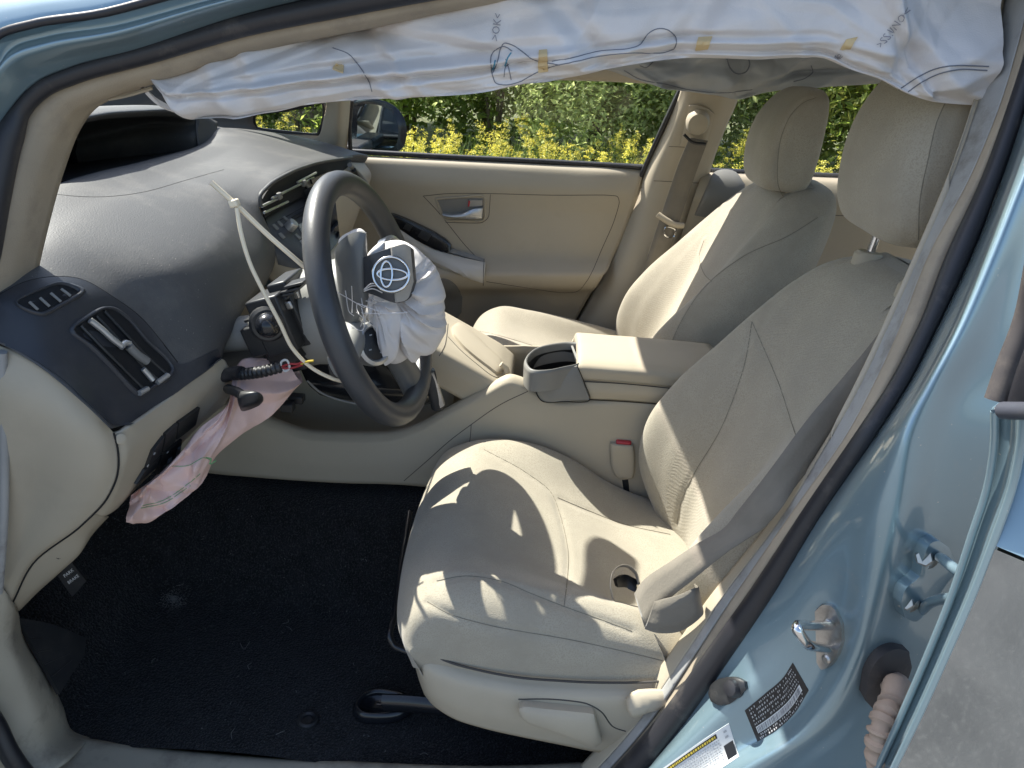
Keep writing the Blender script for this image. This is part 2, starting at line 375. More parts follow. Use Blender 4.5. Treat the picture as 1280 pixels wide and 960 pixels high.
pm('skin_red', (0.35, 0.15, 0.12), 0.7)
def glass(name, tint=(0.95, 0.97, 0.96), refl=1.0):
    m = bpy.data.materials.new(name); m.use_nodes = True; n = m.node_tree.nodes; l = m.node_tree.links
    n.remove(n['Principled BSDF']); t = n.new('ShaderNodeBsdfTransparent'); t.inputs[0].default_value = (*tint, 1)
    g = n.new('ShaderNodeBsdfGlossy'); g.inputs['Roughness'].default_value = 0.005
    fr = n.new('ShaderNodeFresnel'); fr.inputs[0].default_value = 1.5
    mx = n.new('ShaderNodeMixShader'); l.new(fr.outputs[0], mx.inputs[0]); l.new(t.outputs[0], mx.inputs[1]); l.new(g.outputs[0], mx.inputs[2])
    l.new(mx.outputs[0], n['Material Output'].inputs[0]); M[name] = m
glass('window_glass')
glass('windshield_glass', (0.93, 0.96, 0.94))
def leafmat(name, c1, c2, tr=0.35):
    m = bpy.data.materials.new(name); m.use_nodes = True; n = m.node_tree.nodes; l = m.node_tree.links; b = n['Principled BSDF']
    oi = n.new('ShaderNodeObjectInfo'); g = n.new('ShaderNodeNewGeometry')
    mx = n.new('ShaderNodeMix'); mx.data_type = 'RGBA'; mx.inputs[6].default_value = (*c1, 1); mx.inputs[7].default_value = (*c2, 1)
    l.new(g.outputs['Random Per Island'], mx.inputs[0])
    hs = n.new('ShaderNodeHueSaturation'); mr = n.new('ShaderNodeMapRange'); mr.inputs[3].default_value = 0.8; mr.inputs[4].default_value = 1.2; l.new(oi.outputs['Random'], mr.inputs[0]); l.new(mr.outputs[0], hs.inputs['Value']); l.new(mx.outputs[2], hs.inputs['Color'])
    l.new(hs.outputs[0], b.inputs['Base Color']); b.inputs['Roughness'].default_value = 0.5
    t = n.new('ShaderNodeBsdfTranslucent'); l.new(hs.outputs[0], t.inputs[0]); ms = n.new('ShaderNodeMixShader'); ms.inputs[0].default_value = tr
    l.new(b.outputs[0], ms.inputs[1]); l.new(t.outputs[0], ms.inputs[2]); l.new(ms.outputs[0], n['Material Output'].inputs[0]); M[name] = m
leafmat('leaf_dark', (0.15, 0.23, 0.04), (0.34, 0.43, 0.10), .75)
leafmat('leaf_mid', (0.22, 0.32, 0.05), (0.50, 0.58, 0.14), .75)
leafmat('leaf_pale', (0.30, 0.38, 0.13), (0.64, 0.68, 0.30), .7)
leafmat('leaf_yellow', (0.20, 0.25, 0.04), (0.55, 0.54, 0.12), .6)
leafmat('rod_leaf', (0.10, 0.18, 0.03), (0.20, 0.28, 0.06))
leafmat('rod_flower', (0.74, 0.62, 0.04), (0.88, 0.82, 0.22), 0.35)
leafmat('grass_blade', (0.10, 0.16, 0.03), (0.25, 0.30, 0.08))
pm('bark', (0.12, 0.09, 0.065), 0.9, var=0.2, vs=12, bump=0.6, bs=60, bd=0.01)
pm('verge_soil', (0.09, 0.105, 0.04), 0.95, var=0.3, vs=3, bump=0.6, bs=30, bd=0.02, dirt=(0.20, 0.16, 0.10, 0.6), ds=5)
pm('asphalt', (0.15, 0.145, 0.138), 0.9, var=0.2, vs=5, bump=0.8, bs=160, bd=0.006, dirt=(0.21, 0.20, 0.187, 0.7), ds=7, dth=(0.45, 0.7), fleck=(0.24, 0.23, 0.215), fs=90, fth=0.58)
# ---------------------------------------------------------------- ground and verge
def ngrid(x0, x1, y0, y1, nx, ny, zf):
    xs = np.linspace(x0, x1, nx); ys = np.linspace(y0, y1, ny); v = [(x, y, zf(x, y)) for x in xs for y in ys]; return np.array(v), grid_faces(nx, ny)
v, f = ngrid(-400, 400, -400, 400, 3, 3, lambda x, y: 0.0)
tag(mk('ground', v, f, M['asphalt'], None, False), kind='structure')
v, f = ngrid(-70, 60, 2.9, 60, 60, 30, lambda x, y: 0.004 + 0.05*min(1, (y-2.9)/0.8) + 0.018*max(0, y-5)*(0.6+0.4*math.sin(x*0.7)))
tag(mk('grass_verge', v, f, M['verge_soil'], None, True), 'weedy verge of soil and low grass beside the asphalt', None, None, 'structure')
# low grass on the verge
def blades(n, x0, x1, y0, y1, h0, h1, seed):
    g = np.random.default_rng(seed); V, F = [], []
    for i in range(n):
        x, y = g.uniform(x0, x1), g.uniform(y0, y1); h = g.uniform(h0, h1); a = g.uniform(0, 6.28); d = np.array([math.cos(a), math.sin(a)]); wd = 0.006; ln = g.uniform(0.05, 0.5)*h
        k = len(V); b = np.array([-d[1], d[0]])*wd; e = d*ln
        V += [(x-b[0], y-b[1], 0.03), (x+b[0], y+b[1], 0.03), (x+b[0]*.7+e[0]*.4, y+b[1]*.7+e[1]*.4, .03+h*.6), (x-b[0]*.7+e[0]*.4, y-b[1]*.7+e[1]*.4, .03+h*.6), (x+e[0], y+e[1], .03+h)]
        F += [(k, k+1, k+2, k+3), (k+3, k+2, k+4)]
    return V, F
V, F = blades(9000, -7, 5, 2.9, 5.5, 0.15, 0.55, 3)
tag(mk('verge_grass', V, F, M['grass_blade'], None, False), 'tall green grass growing along the verge under the goldenrod', 'grass', None, 'stuff')
# ---------------------------------------------------------------- shrubs behind the verge
def leaf_cloud(n, rx, ry, rz, size, seed, lob=9):
    g = np.random.default_rng(seed); V = np.zeros((n, 4, 3)); 
    cs = g.normal(size=(lob, 3)); cs /= np.linalg.norm(cs, axis=1)[:, None]; cs *= g.uniform(0.35, 0.8, (lob, 1)); cs[:, 2] = np.abs(cs[:, 2])*0.9 - 0.25
    rs = g.uniform(0.28, 0.5, lob); k = g.integers(0, lob, n)
    d = g.normal(size=(n, 3)); d /= np.linalg.norm(d, axis=1)[:, None]; r = g.uniform(0.45, 1.0, n)**0.6
    p = (cs[k] + d*(rs[k]*r)[:, None])*np.array([rx, ry, rz]); p[:, 2] += rz*0.62
    p[:, 2] = np.abs(p[:, 2])*0.98+0.02
    a = g.normal(size=(n, 3))*.75+d*0.4+np.array([0, -0.35, 1.0]); a /= np.linalg.norm(a, axis=1)[:, None]
    t = np.cross(a, g.normal(size=(n, 3))); t /= np.linalg.norm(t, axis=1)[:, None]; b = np.cross(a, t)
    s = size*g.uniform(0.6, 1.3, (n, 1))
    V[:, 0] = p - t*s; V[:, 1] = p - b*s*0.45 + a*s*0.12; V[:, 2] = p + t*s; V[:, 3] = p + b*s*0.45 + a*s*0.12
    return V.reshape(-1, 3), [(4*i, 4*i+1, 4*i+2, 4*i+3) for i in range(n)]
def trunk_data(h, r, seed):
    g = np.random.default_rng(seed); parts = []
    for k in range(5):
        a = g.uniform(0, 6.28); e = np.array([math.cos(a), math.sin(a), 0])*g.uniform(.15, .5)*h*.5
        pts = crom([np.array([0, 0, -.05]) + e*.05, np.array([0, 0, h*.3])+e*.25, np.array([0, 0, h*g.uniform(.65, .95)])+e], 7)
        parts.append(tube_data(pts, np.linspace(r, r*.25, 7), 5))
    return join(parts)
bush_src = []
for i in range(5):
    v, f = leaf_cloud(12000, 1.25, 1.0, 1.6, 0.036 if i != 2 else 0.028, 100+i, 14)
    me = bpy.data.meshes.new('crown'); me.from_pydata(v.tolist(), [], f); me.update(); me.materials.append(M[['leaf_dark', 'leaf_mid', 'leaf_pale', 'leaf_mid', 'leaf_yellow'][i]])
    v, f = trunk_data(1.9, .022, 50+i); mt = bpy.data.meshes.new('trunk'); mt.from_pydata(v.tolist(), [], f); mt.update(); mt.materials.append(M['bark'])
    bush_src.append((me, mt))
BUSH = [(-9.5, 8.6, 1.25, 1, 'broad green shrub far ahead on the verge, first of the shrub row'), (-7.4, 8.0, 1.2, 0, 'dark green shrub beyond the far quarter window'), (-5.6, 7.6, 1.05, 4, 'yellowish shrub behind the goldenrod beyond the quarter window'),
        (-4.2, 8.0, 1.25, 0, 'dark green shrub seen right above the far door mirror'), (-2.9, 7.4, 1.0, 1, 'green shrub beside the dark one above the door mirror'), (-1.9, 8.2, 1.3, 0, 'large dark shrub behind the goldenrod at mid window'),
        (-0.8, 7.5, 1.15, 2, 'pale grey green shrub at the middle of the passenger window'), (0.3, 8.3, 1.4, 3, 'tall green shrub right of the pale one in the window'), (1.3, 7.6, 1.1, 2, 'pale shrub seen beside the far window pillar'),
        (2.3, 7.9, 1.25, 1, 'green shrub seen behind the far belt pillar'), (3.3, 7.6, 1.2, 4, 'yellow green shrub seen left of the passenger headrest'), (4.5, 8.0, 1.3, 3, 'green shrub seen between the two front headrests'),
        (5.8, 7.8, 1.25, 2, 'pale leafy shrub beyond the driver headrest'), (-1.2, 10.6, 1.9, 1, 'tall tree like bush rising behind the pale shrub'), (1.9, 10.8, 2.0, 3, 'tall bush at the back behind the far pillar'), (-4.6, 10.8, 1.9, 1, 'tall bush at the back above the mirror'), (4.9, 10.9, 2.0, 0, 'tall dark bush at the back beyond the rear window')]
for i, (x, y, s, k, lab) in enumerate(BUSH):
    y = y - 1.6; x = -.25 + (x+.25)*.86
    t = empty('shrub', (x, y, 0.05), lab, 'shrub', 'shrubs behind the goldenrod verge')
    for nm, me in zip(('crown', 'trunk'), bush_src[k]):
        o = bpy.data.objects.new(nm, me); col.objects.link(o); o.parent = t
    t.scale = (s, s, s*(0.85+0.3*random.random())); t.rotation_euler = (0, 0, random.uniform(0, 6.28))
# ---------------------------------------------------------------- goldenrod
def rod(seed):
    g = np.random.default_rng(seed); S, L, Fl = [], [], []
    for q in range(5):
        h = g.uniform(.62, .95); a = g.uniform(0, 6.28); e = np.array([math.cos(a), math.sin(a), 0])*g.uniform(.08, .32)
        pts = crom([e*.3, e*.5+np.array([0, 0, h*.5]), e+np.array([0, 0, h])], 6); S.append(tube_data(pts, np.linspace(.005, .002, 6), 4))
        for k in range(26):
            z = g.uniform(.1, .85); p = e*(.3+.6*z)+np.array([0, 0, h*z]); b = g.uniform(0, 6.28); d = np.array([math.cos(b), math.sin(b), .35]); ln = g.uniform(.05, .11)*(1.15-z*.6); sd = np.array([-d[1], d[0], 0])*.009
            L.append((np.array([p, p+d*ln*.5+sd, p+d*ln-np.array([0, 0, ln*.3]), p+d*ln*.5-sd]), [(0, 1, 2, 3)]))
        for k in range(12):                       # arching plumes
            z = g.uniform(.78, 1.02); p = e*(.3+.7*z)+np.array([0, 0, h*z]); b = g.uniform(0, 6.28); d = np.array([math.cos(b), math.sin(b), .5]); ln = g.uniform(.05, .13)*(1.5-z*.9)
            for m in range(14):
                u = g.uniform(.1, 1); c = p+d*ln*u+np.array([0, 0, -ln*.5*u*u]) + g.normal(size=3)*.009; s = g.uniform(.004, .0075)
                n = g.normal(size=3); t = np.cross(n, g.normal(size=3)); t /= np.linalg.norm(t); bb = np.cross(n/np.linalg.norm(n), t)
                Fl.append((np.array([c-t*s, c-bb*s, c+t*s, c+bb*s]), [(0, 1, 2, 3)]))
    return [join(S), join(L), join(Fl)]
rod_src = []
for i in range(5):
    ms = []
    for nm, (v, f), mt in zip(('stem', 'leaves', 'flower_head'), rod(200+i), ('rod_leaf', 'rod_leaf', 'rod_flower')):
        me = bpy.data.meshes.new(nm); me.from_pydata(np.array(v).tolist(), [], f); me.update(); me.materials.append(M[mt]); ms.append((nm, me))
    rod_src.append(ms)
spots = []
for i in range(250):
    u = random.random(); y = 3.2+2.0*random.random(); x = -0.25 + (y+1.34)*random.uniform(-0.95, 0.72)
    spots.append((x, y))
for x, y in spots:
    t = empty('goldenrod', (x, y, 0.05), 'yellow flowering goldenrod clump on the verge beyond the far windows', 'goldenrod', 'goldenrod along the verge')
    for nm, me in rod_src[random.randrange(5)]:
        o = bpy.data.objects.new(nm, me); col.objects.link(o); o.parent = t
        if nm != 'stem': o['kind'] = 'stuff'
    s = random.uniform(.48, .72); t.scale = (s, s, s*random.uniform(.85, 1.1)); t.rotation_euler = (0, 0, random.uniform(0, 6.28))
# ---------------------------------------------------------------- car body around the open door
body = empty('car', (0, 0, 0), 'teal blue metallic car body around the open front door', 'car')
BP = [  # py : px of trim edge, strip edge, lip edge, seal edge, facet, ridge, ridge edge, hinge face, far
 (-60, 1262, 1300, 1310, 1335, 1345, 1352, 1366, 1400, 1460), (46, 1244, 1275, 1288, 1312, 1318, 1326, 1344, 1385, 1440),
 (131, 1219, 1250, 1262, 1283, 1290, 1298, 1316, 1355, 1410), (218, 1189, 1214, 1230, 1254, 1260, 1266, 1280, 1320, 1380),
 (320, 1146, 1160, 1183, 1214, 1219, 1226, 1239, 1285, 1350), (411, 1105, 1124, 1148, 1171, 1177, 1187, 1199, 1250, 1330),
 (480, 1072, 1092, 1113, 1136, 1141, 1150, 1162, 1212, 1310), (540, 1038, 1060, 1074, 1098, 1104, 1114, 1132, 1190, 1295),
 (640, 972, 990, 1008, 1028, 1045, 1070, 1113, 1168, 1272), (744, 888, 918, 940, 962, 1004, 1052, 1092, 1142, 1245),
 (815, 838, 872, 890, 912, 972, 1036, 1074, 1122, 1220), (905, 772, 812, 826, 850, 880, 975, 1024, 1085, 1185),
 (960, 722, 765, 780, 808, 818, 890, 945, 1035, 1165), (1050, 630, 680, 696, 722, 732, 780, 820, 930, 1110)]
YB = [-.605, -.640, -.652, -.668, -.704, -.730, -.757, -.738, -.715]
bp = [[UT(r[k+1], r[0], YB[k]) for k in range(9)] for r in BP]
def col_of(k): return [r[k] for r in bp]
trim_in = [p + np.array([0.13, 0.11, 0.0]) for p in col_of(0)]
surf('pillar_trim', [[a, lerp(a, b, .6), b] for a, b in zip(trim_in, col_of(0))], M['trim_beige'], body, 60, 10)
TF_ = [0.02, .02, .02, .02, .02, .02, .03, .1, .3, .42, .5, .5, .5, .5]
mids = [lerp(b, c, t)+np.array([0, -.006*min(1, t*3), 0]) for b, c, t in zip(col_of(0), col_of(1), TF_)]
surf('pillar_trim_foot', [[b, lerp(b, m, .5)+np.array([0, -.003, 0]), m] for b, m in zip(col_of(0), mids)], M['trim_beige'], body, 70, 7, solid=.004)
surf('pillar_trim_edge', [[m, lerp(m, c, .5)+np.array([0, -.006, 0]), c] for m, c in zip(mids, col_of(1))], M['seal_grey'], body, 70, 9, solid=.004)
surf('seal_lip', [[b, lerp(b, c, .5)+np.array([-.001, -.005, 0]), c] for b, c in zip(col_of(1), col_of(2))], M['seal_lip'], body, 70, 9, solid=.003)
mid = [lerp(a, b, .5) for a, b in zip(col_of(2), col_of(3))]
dm = [np.linalg.norm(b-a)/2*1.02 for a, b in zip(col_of(2), col_of(3))]
tube('weatherstrip', crom(mid, 70), crom(np.array(dm)[:, None], 70)[:, 0], M['rubber'], body, 14)
side = surf('body_side', [r[3:] for r in bp], M['paint'], body, 80, 44, solid=.002)
TB = bvh(side)
# ---- front pillar and roof rail
AP = [((0, 440), (-30, 430), (-66, 415), (-110, 390), (-140, 380)), ((14, 345), (-6, 330), (-36, 300), (-80, 265), (-110, 250)), ((22, 310), (4, 270), (-22, 240), (-60, 205), (-95, 190)), ((44, 228), (20, 188), (0, 158), (-34, 120), (-70, 95)),
      ((67, 168), (36, 142), (20, 128), (-8, 92), (-44, 60)), ((87, 141), (60, 118), (46, 103), (14, 60), (-18, 25)), ((140, 117), (104, 99), (92, 83), (62, 44), (36, 10)), ((215, 94), (195, 72), (172, 62), (142, 32), (118, -2)),
      ((302, 67), (302, 44), (300, 20), (285, -6), (270, -40)), ((430, 40), (430, 20), (425, -10), (418, -34), (410, -66)), ((560, 14), (560, -4), (560, -36), (560, -62), (556, -96)), ((700, -10), (702, -28), (706, -60), (710, -88), (712, -124)), ((1000, -46), (1004, -64), (1010, -100), (1016, -128), (1020, -160)), ((1300, -66), (1310, -86), (1322, -120), (1330, -150), (1336, -190))]
YA = [-.625, -.645, -.662, -.70, -.715]
ap = [[UT(p[0], p[1], YA[k]) for k, p in enumerate(r)] for r in AP]
ac = lambda k: [r[k] for r in ap]
surf('roof_rail_trim', [[a+np.array([.0, .05, .0]), a, lerp(a, b, .5)+np.array([0, -.006, 0]), b] for a, b in zip(ac(0), ac(1))], M['seal_lip'], body, 90, 14, solid=.003)
mid = [lerp(a, b, .5) for a, b in zip(ac(1), ac(2))]; dm = [np.linalg.norm(b-a)/2*1.03 for a, b in zip(ac(1), ac(2))]
tube('weatherstrip', crom(mid, 90), crom(np.array(dm)[:, None], 90)[:, 0], M['rubber'], body, 14)
rail = surf('roof_rail', [[c, lerp(c, d, .25)+np.array([0, -.004, 0]), lerp(c, d, .7)+np.array([0, -.016, .0]), d, d+np.array([-.004, -.012, .012]), e, e+np.array([-.01, .03, .03])] for c, d, e in zip(ac(2), ac(3), ac(4))], M['paint'], body, 90, 30, solid=.002)
tube('drip_moulding', crom([d+np.array([-.003, -.013, .010]) for d in ac(3)], 80), .004, M['rubber'], body, 8)
# thin lit inner edge beads of the pillar trim
tube('trim_clip', crom([UT(90, 140, -.61), UT(110, 131, -.605), UT(128, 124, -.60)], 8), .0022, M['trim_beige'], body, 6)
tube('trim_clip', crom([UT(136, 124, -.60), UT(160, 119, -.60), UT(190, 110, -.60)], 8), .0022, M['trim_beige'], body, 6)
tube('trim_bead', crom([UT(50, 218, -.612), UT(58, 192, -.61), UT(70, 168, -.61), UT(88, 146, -.61)], 14), .0016, M['trim_beige'], body, 6)
# ---- roof, headliner, windscreen header
def roofz(x, y): return 1.50 - 0.075*(y/0.50)**2 - 0.05*max(0, (-x+0.1))**2 - 0.03*max(0, x-0.6)**2
v, f = ngrid(-0.42, 1.75, -0.52, 0.52, 14, 14, roofz); mk('roof', v, f, M['paint'], body, True)
v, f = ngrid(-0.42, 1.75, -0.46, 0.46, 14, 14, lambda x, y: roofz(x, y)-0.05); mk('headliner', v, f, M['headliner'], body, True)
v, f = box_data((-.435, 0, 1.43), (.05, .96, .05)); mk('header_rail', v, f, M['headliner'], body, True, bevel=.012)
# ---- sill and cowl side
sp = [(-60, 898), (84, 920), (161, 931), (302, 945), (430, 952), (600, 958), (760, 952)]
sin = [UY(x, y, -.60) for x, y in sp]
surf('sill_plate', [[p+np.array([0, .02, -.05]), p, p+np.array([0, -.03, .004]), p+np.array([0, -.085, -.002]), p+np.array([0, -.11, -.03])] for p in sin], M['trim_beige_worn'], body, 40, 16, solid=.003)
surf('rocker', [[p+np.array([0, -.11, -.025]), p+np.array([0, -.15, -.03]), p+np.array([0, -.19, -.06]), p+np.array([0, -.20, -.16])] for p in sin], M['paint'], body, 30, 16, solid=.003)
kp = [[(-60, 720, -.66), (0, 735, -.655), (16, 752, -.64), (22, 762, -.60), (24, 770, -.50)], [(-60, 800, -.67), (-6, 800, -.66), (12, 800, -.645), (28, 800, -.60), (34, 800, -.5)], [(-60, 850, -.68), (0, 850, -.665), (25, 848, -.65), (52, 842, -.60), (60, 840, -.5)],
      [(-50, 905, -.70), (6, 900, -.67), (40, 895, -.65), (72, 885, -.60), (80, 880, -.5)], [(-30, 960, -.70), (22, 945, -.68), (54, 934, -.655), (86, 916, -.60), (95, 910, -.5)], [(10, 1000, -.71), (50, 975, -.69), (80, 955, -.665), (110, 925, -.60), (120, 915, -.5)]]
surf('kick_panel', [[UY(*q) for q in r] for r in kp], M['trim_beige_worn'], body, 30, 24, solid=.003)
tube('weatherstrip', crom([UY(-40, 860, -.69), UY(-6, 905, -.69), UY(14, 945, -.70), UY(50, 985, -.70), UY(200, 1010, -.70)], 24), .012, M['rubber'], body, 10)
tube('pillar_flange', crom([UY(2, 440, -.66), UY(5, 560, -.665), UY(4, 650, -.67), UY(-2, 740, -.67)], 16), .0055, M['seal_grey'], body, 8)
# ---- floor pan, far sill, bulkhead, rear shell: what closes the cabin
v, f = ngrid(-1.5, 1.9, -.80, .84, 12, 8, lambda x, y: .20); mk('floor_pan', v, f, M['void_black'], body, False)
mk('bulkhead', *(lambda g: g)(ngrid(-1.45, -1.449, -.80, .80, 2, 8, lambda x, y: .2 if x < -1.4495 else 1.0)), M['void_black'], body, False)
for yy, nm in ((.79, 'far_body_panel'),):
    pts = [[(-1.6, yy, .25), (-1.6, yy+.03, .6), (-1.6, yy-.02, .93)], [(0, yy, .25), (0, yy+.03, .6), (0, yy-.02, .97)], [(2.0, yy, .25), (2.0, yy+.03, .6), (2.0, yy-.02, 1.03)]]
    surf(nm, pts, M['paint'], body, 12, 8, solid=.004)
mk('rear_bulkhead', [(1.9, -.7, .2), (1.9, .7, .2), (1.95, .7, 1.0), (1.95, -.7, 1.0)], [(0, 1, 2, 3)], M['trim_beige'], body, False)
surf('bonnet', [[(-1.45, -.72, .98), (-1.5, 0, 1.02), (-1.45, .72, .98)], [(-2.0, -.72, .86), (-2.05, 0, .90), (-2.0, .72, .86)], [(-2.45, -.66, .70), (-2.55, 0, .74), (-2.45, .66, .70)], [(-2.5, -.66, .3), (-2.6, 0, .3), (-2.5, .66, .3)]], M['paint'], body, 20, 16)
# ---- far (passenger side) pillars and roof rail
def F(px, py, y0): return UT(px, py, y0, 1)
far_rail = [F(300, 128, .70), F(410, 112, .70), F(560, 92, .69), F(700, 86, .68), F(860, 92, .68), F(960, 92, .68), F(1120, 80, .68), F(1300, 70, .68)]
tube('far_roof_rail', crom(far_rail, 40), .026, M['trim_beige'], body, 12)
surf('far_cant_rail', [far_rail, [np.array([p[0], min(p[1], .56), max(1.36, p[2]+.03)]) for p in far_rail], [np.array([p[0], .50, 1.43 if p[0] > -.45 else p[2]+.06]) for p in far_rail]], M['paint'], body, 8, 30, solid=.01)
fp = [[(404, 100, .68), (422, 100, .66), (440, 100, .72)], [(408, 128, .70), (424, 128, .68), (438, 126, .73)], [(404, 150, .71), (422, 155, .69), (436, 155, .735)], [(398, 170, .715), (420, 178, .70), (434, 190, .745)], [(384, 176, .72), (416, 200, .70), (436, 210, .745)]]
surf('far_front_pillar', [[F(*q) for q in r] for r in fp], M['trim_beige'], body, 18, 14, solid=.006)
qf = [F(318, 143, .74), F(362, 136, .74), F(404, 128, .74), F(406, 140, .74), F(402, 160, .74), F(398, 168, .74), F(360, 166, .74), F(320, 160, .74), F(317, 152, .74)]
tube('quarter_window_frame', crom(qf, 50, True), .006, M['rubber'], body, 8, closed=True)
mk('quarter_glass', [F(318, 143, .742), F(405, 128, .742), F(399, 168, .742), F(318, 160, .742)], [(0, 1, 2, 3)], M['window_glass'], body, False)
surf('far_cowl_trim', [[F(80, 92, .60), F(200, 92, .63), F(300, 92, .70)], [F(90, 116, .60), F(230, 122, .66), F(316, 134, .72)], [F(100, 150, .60), F(240, 150, .66), F(318, 158, .73)], [F(180, 180, .62), F(320, 180, .68), F(400, 176, .73)], [F(300, 215, .62), F(380, 205, .68), F(436, 200, .74)]], M['pillar_cloth'], body, 18, 18, solid=.004)
surf('far_quarter_sill', [[F(316, 162, .735), F(360, 167, .735), F(400, 169, .735), F(414, 172, .72)], [F(340, 172, .70), F(380, 178, .70), F(410, 184, .70), F(426, 190, .70)]], M['trim_beige'], body, 8, 14, solid=.004)
# far centre pillar
cp_ = [[(858, 84, .70), (872, 84, .665), (902, 84, .655), (930, 86, .70)], [(848, 122, .72), (864, 122, .685), (895, 124, .675), (922, 126, .72)], [(836, 150, .735), (850, 150, .70), (886, 152, .69), (910, 154, .735)], [(820, 184, .745), (834, 186, .705), (868, 190, .70), (895, 192, .745)],
       [(806, 212, .75), (820, 214, .705), (855, 218, .70), (886, 220, .75)], [(784, 266, .75), (802, 268, .70), (838, 270, .695), (868, 272, .75)], [(760, 326, .745), (778, 328, .69), (814, 330, .685), (846, 330, .745)], [(736, 372, .74), (756, 374, .68), (792, 376, .67), (826, 378, .74)], [(712, 416, .735), (734, 418, .67), (772, 420, .66), (806, 420, .735)], [(690, 460, .735), (712, 462, .67), (750, 462, .66), (790, 462, .735)]]
cpo = surf('far_centre_pillar', [[F(*q) for q in r] for r in cp_], M['trim_beige'], body, 40, 24, solid=.005)
TP = bvh(cpo)
seam('pillar_joint', TP, [(817, 226), (840, 227), (876, 229)], M['seam_dark'], body, .0012)
seam('pillar_joint', TP, [(836, 183), (856, 184)], M['seam_dark'], body, .0010)
patch('belt_anchor_cover', TP, [(862, 131), (872, 130), (884, 134), (892, 141)], [(850, 181), (860, 183), (872, 186), (880, 184)], .006, M['trim_beige'], body, 10, 12, crown=.006)
tube('door_seal', crom([F(851, 112, .73), F(806, 209, .745), F(784, 264, .745), F(758, 326, .74), F(734, 370, .735), F(710, 414, .73), F(686, 456, .73)], 40), .0065, M['rubber'], body, 8)
# windscreen
ws = [[(-1.45, -.70, 1.0), (-1.5, 0, 1.04), (-1.45, .70, 1.0)], [(-.95, -.64, 1.20), (-1.0, 0, 1.25), (-.95, .64, 1.20)], [(-.44, -.55, 1.36), (-.47, 0, 1.41), (-.44, .55, 1.36)]]
wso = surf('windscreen', ws, M['windshield_glass'], None, 14, 14); tag(wso, 'clear windscreen glass above the grey dashboard', 'windscreen')
rv = empty('rear_view_mirror', (-.62, -.09, 1.33), 'black interior rear view mirror at the top of the windscreen', 'mirror')
mrows = []
for d, s in ((-.02, .3), (-.018, .8), (-.004, 1.0), (.008, 1.0), (.012, .94)):
    mrows.append([np.array([-.60+d+.10*(s*.11*math.cos(a)), -.09+s*.115*math.copysign(abs(math.cos(a))**.22, math.cos(a)), 1.315+s*.036*math.copysign(abs(math.sin(a))**.3, math.sin(a))]) for a in np.linspace(0, 2*math.pi, 28, endpoint=False)])
surf('housing', mrows, M['black_plastic'], rv, 14, 48, cv=True, caps=True)
tube('stem', crom([(-.61, -.06, 1.335), (-.62, -.03, 1.36), (-.66, 0, 1.372)], 8), .010, M['black_plastic'], rv, 10)
# ---- things on the near pillar: striker, door switch, labels, hinge, loom boot
st = empty('door_striker', UT(1028, 790, -.72), 'chrome U shaped door striker bolted to the blue centre pillar', 'door striker')
patch('base_plate', TB, [(1020, 762), (1030, 754), (1042, 756), (1050, 768), (1055, 780)], [(1022, 826), (1030, 836), (1040, 832), (1050, 818), (1056, 800)], .004, M['steel'], st, 8, 14)
h1, n1 = hit(TB, 1038, 782); h2, n2 = hit(TB, 1040, 812)
o1 = UT(994, 782, -.80); o2 = UT(1009, 806, -.80)
tube('loop', crom([h1, lerp(h1, o1, .55), lerp(h1, o1, .93), lerp(o1, o2, .15), lerp(o1, o2, .85), lerp(h2, o2, .93), lerp(h2, o2, .5), h2], 40), .0052, M['chrome'], st, 10)
for q in ((1037, 776), (1036, 822)):
    p, n = hit(TB, *q); lathe('rivet', [(.0052, 0), (.0052, .0055), (.003, .007), (.0005, .007)], p, n, M['steel'], st, 12)
sw = empty('door_switch', hit(TB, 912, 864)[0], 'black rubber door courtesy switch on the blue sill corner', 'door switch')
patch('base', TB, [(890, 868), (893, 856), (905, 848), (922, 846), (934, 852)], [(893, 878), (900, 882), (912, 880), (925, 870), (935, 860)], .006, M['black_plastic'], sw, 8, 14, crown=.003)
p, n = hit(TB, 921, 861); lathe('plunger', [(.0105, 0), (.0105, .010), (.009, .014), (.004, .0155), (.0005, .0157)], p, n, M['rubber'], sw, 16)
p, n = hit(TB, 901, 870); lathe('screw', [(.0062, 0), (.0062, .008), (.0035, .009), (.0005, .0085)], p, n, M['black_plastic'], sw, 6)
# certification label: black with barcode
lab = patch('certification_label', TB, [(931, 888), (955, 868), (978, 848), (991, 828)], [(947, 927), (970, 913), (992, 893), (1011, 863)], .0006, M['label_black'], None, 10, 18, edge=.0004)
tag(lab, 'black label with white barcode stuck on the blue centre pillar', 'label')
TL = bvh(lab)
def lq(u, v):   # label coordinates -> pixel
    A = crom([(931, 888), (955, 868), (978, 848), (991, 828)], 40); B = crom([(947, 927), (970, 913), (992, 893), (1011, 863)], 40)
    i = min(38, max(0, int(u*39))); fr = u*39-i; return lerp(lerp(A[i], A[i+1], fr), lerp(B[i], B[i+1], fr), v)
bars_v, bars_f = [], []
def lab_quad(V, F_, q4, tree, off):
    k = len(V)
    for q in q4:
        p, n = hit(tree, *q); V.append(p+n*off)
    F_.append((k, k+1, k+2, k+3))
strip_v, strip_f = [], []
for i in range(24): lab_quad(strip_v, strip_f, [lq(.06+.86*i/24, .60), lq(.06+.86*(i+1)/24, .60), lq(.06+.86*(i+1)/24, .80), lq(.06+.86*i/24, .80)], TL, .0004)
mk('barcode_strip', strip_v, strip_f, M['label_white'], lab, False)
g_ = np.random.default_rng(4); u = .075
while u < .90:
    wd = g_.choice([.004, .007, .010]); lab_quad(bars_v, bars_f, [lq(u, .62), lq(u+wd, .62), lq(u+wd, .78), lq(u, .78)], TL, .0009); u += wd + g_.choice([.006, .009, .013])
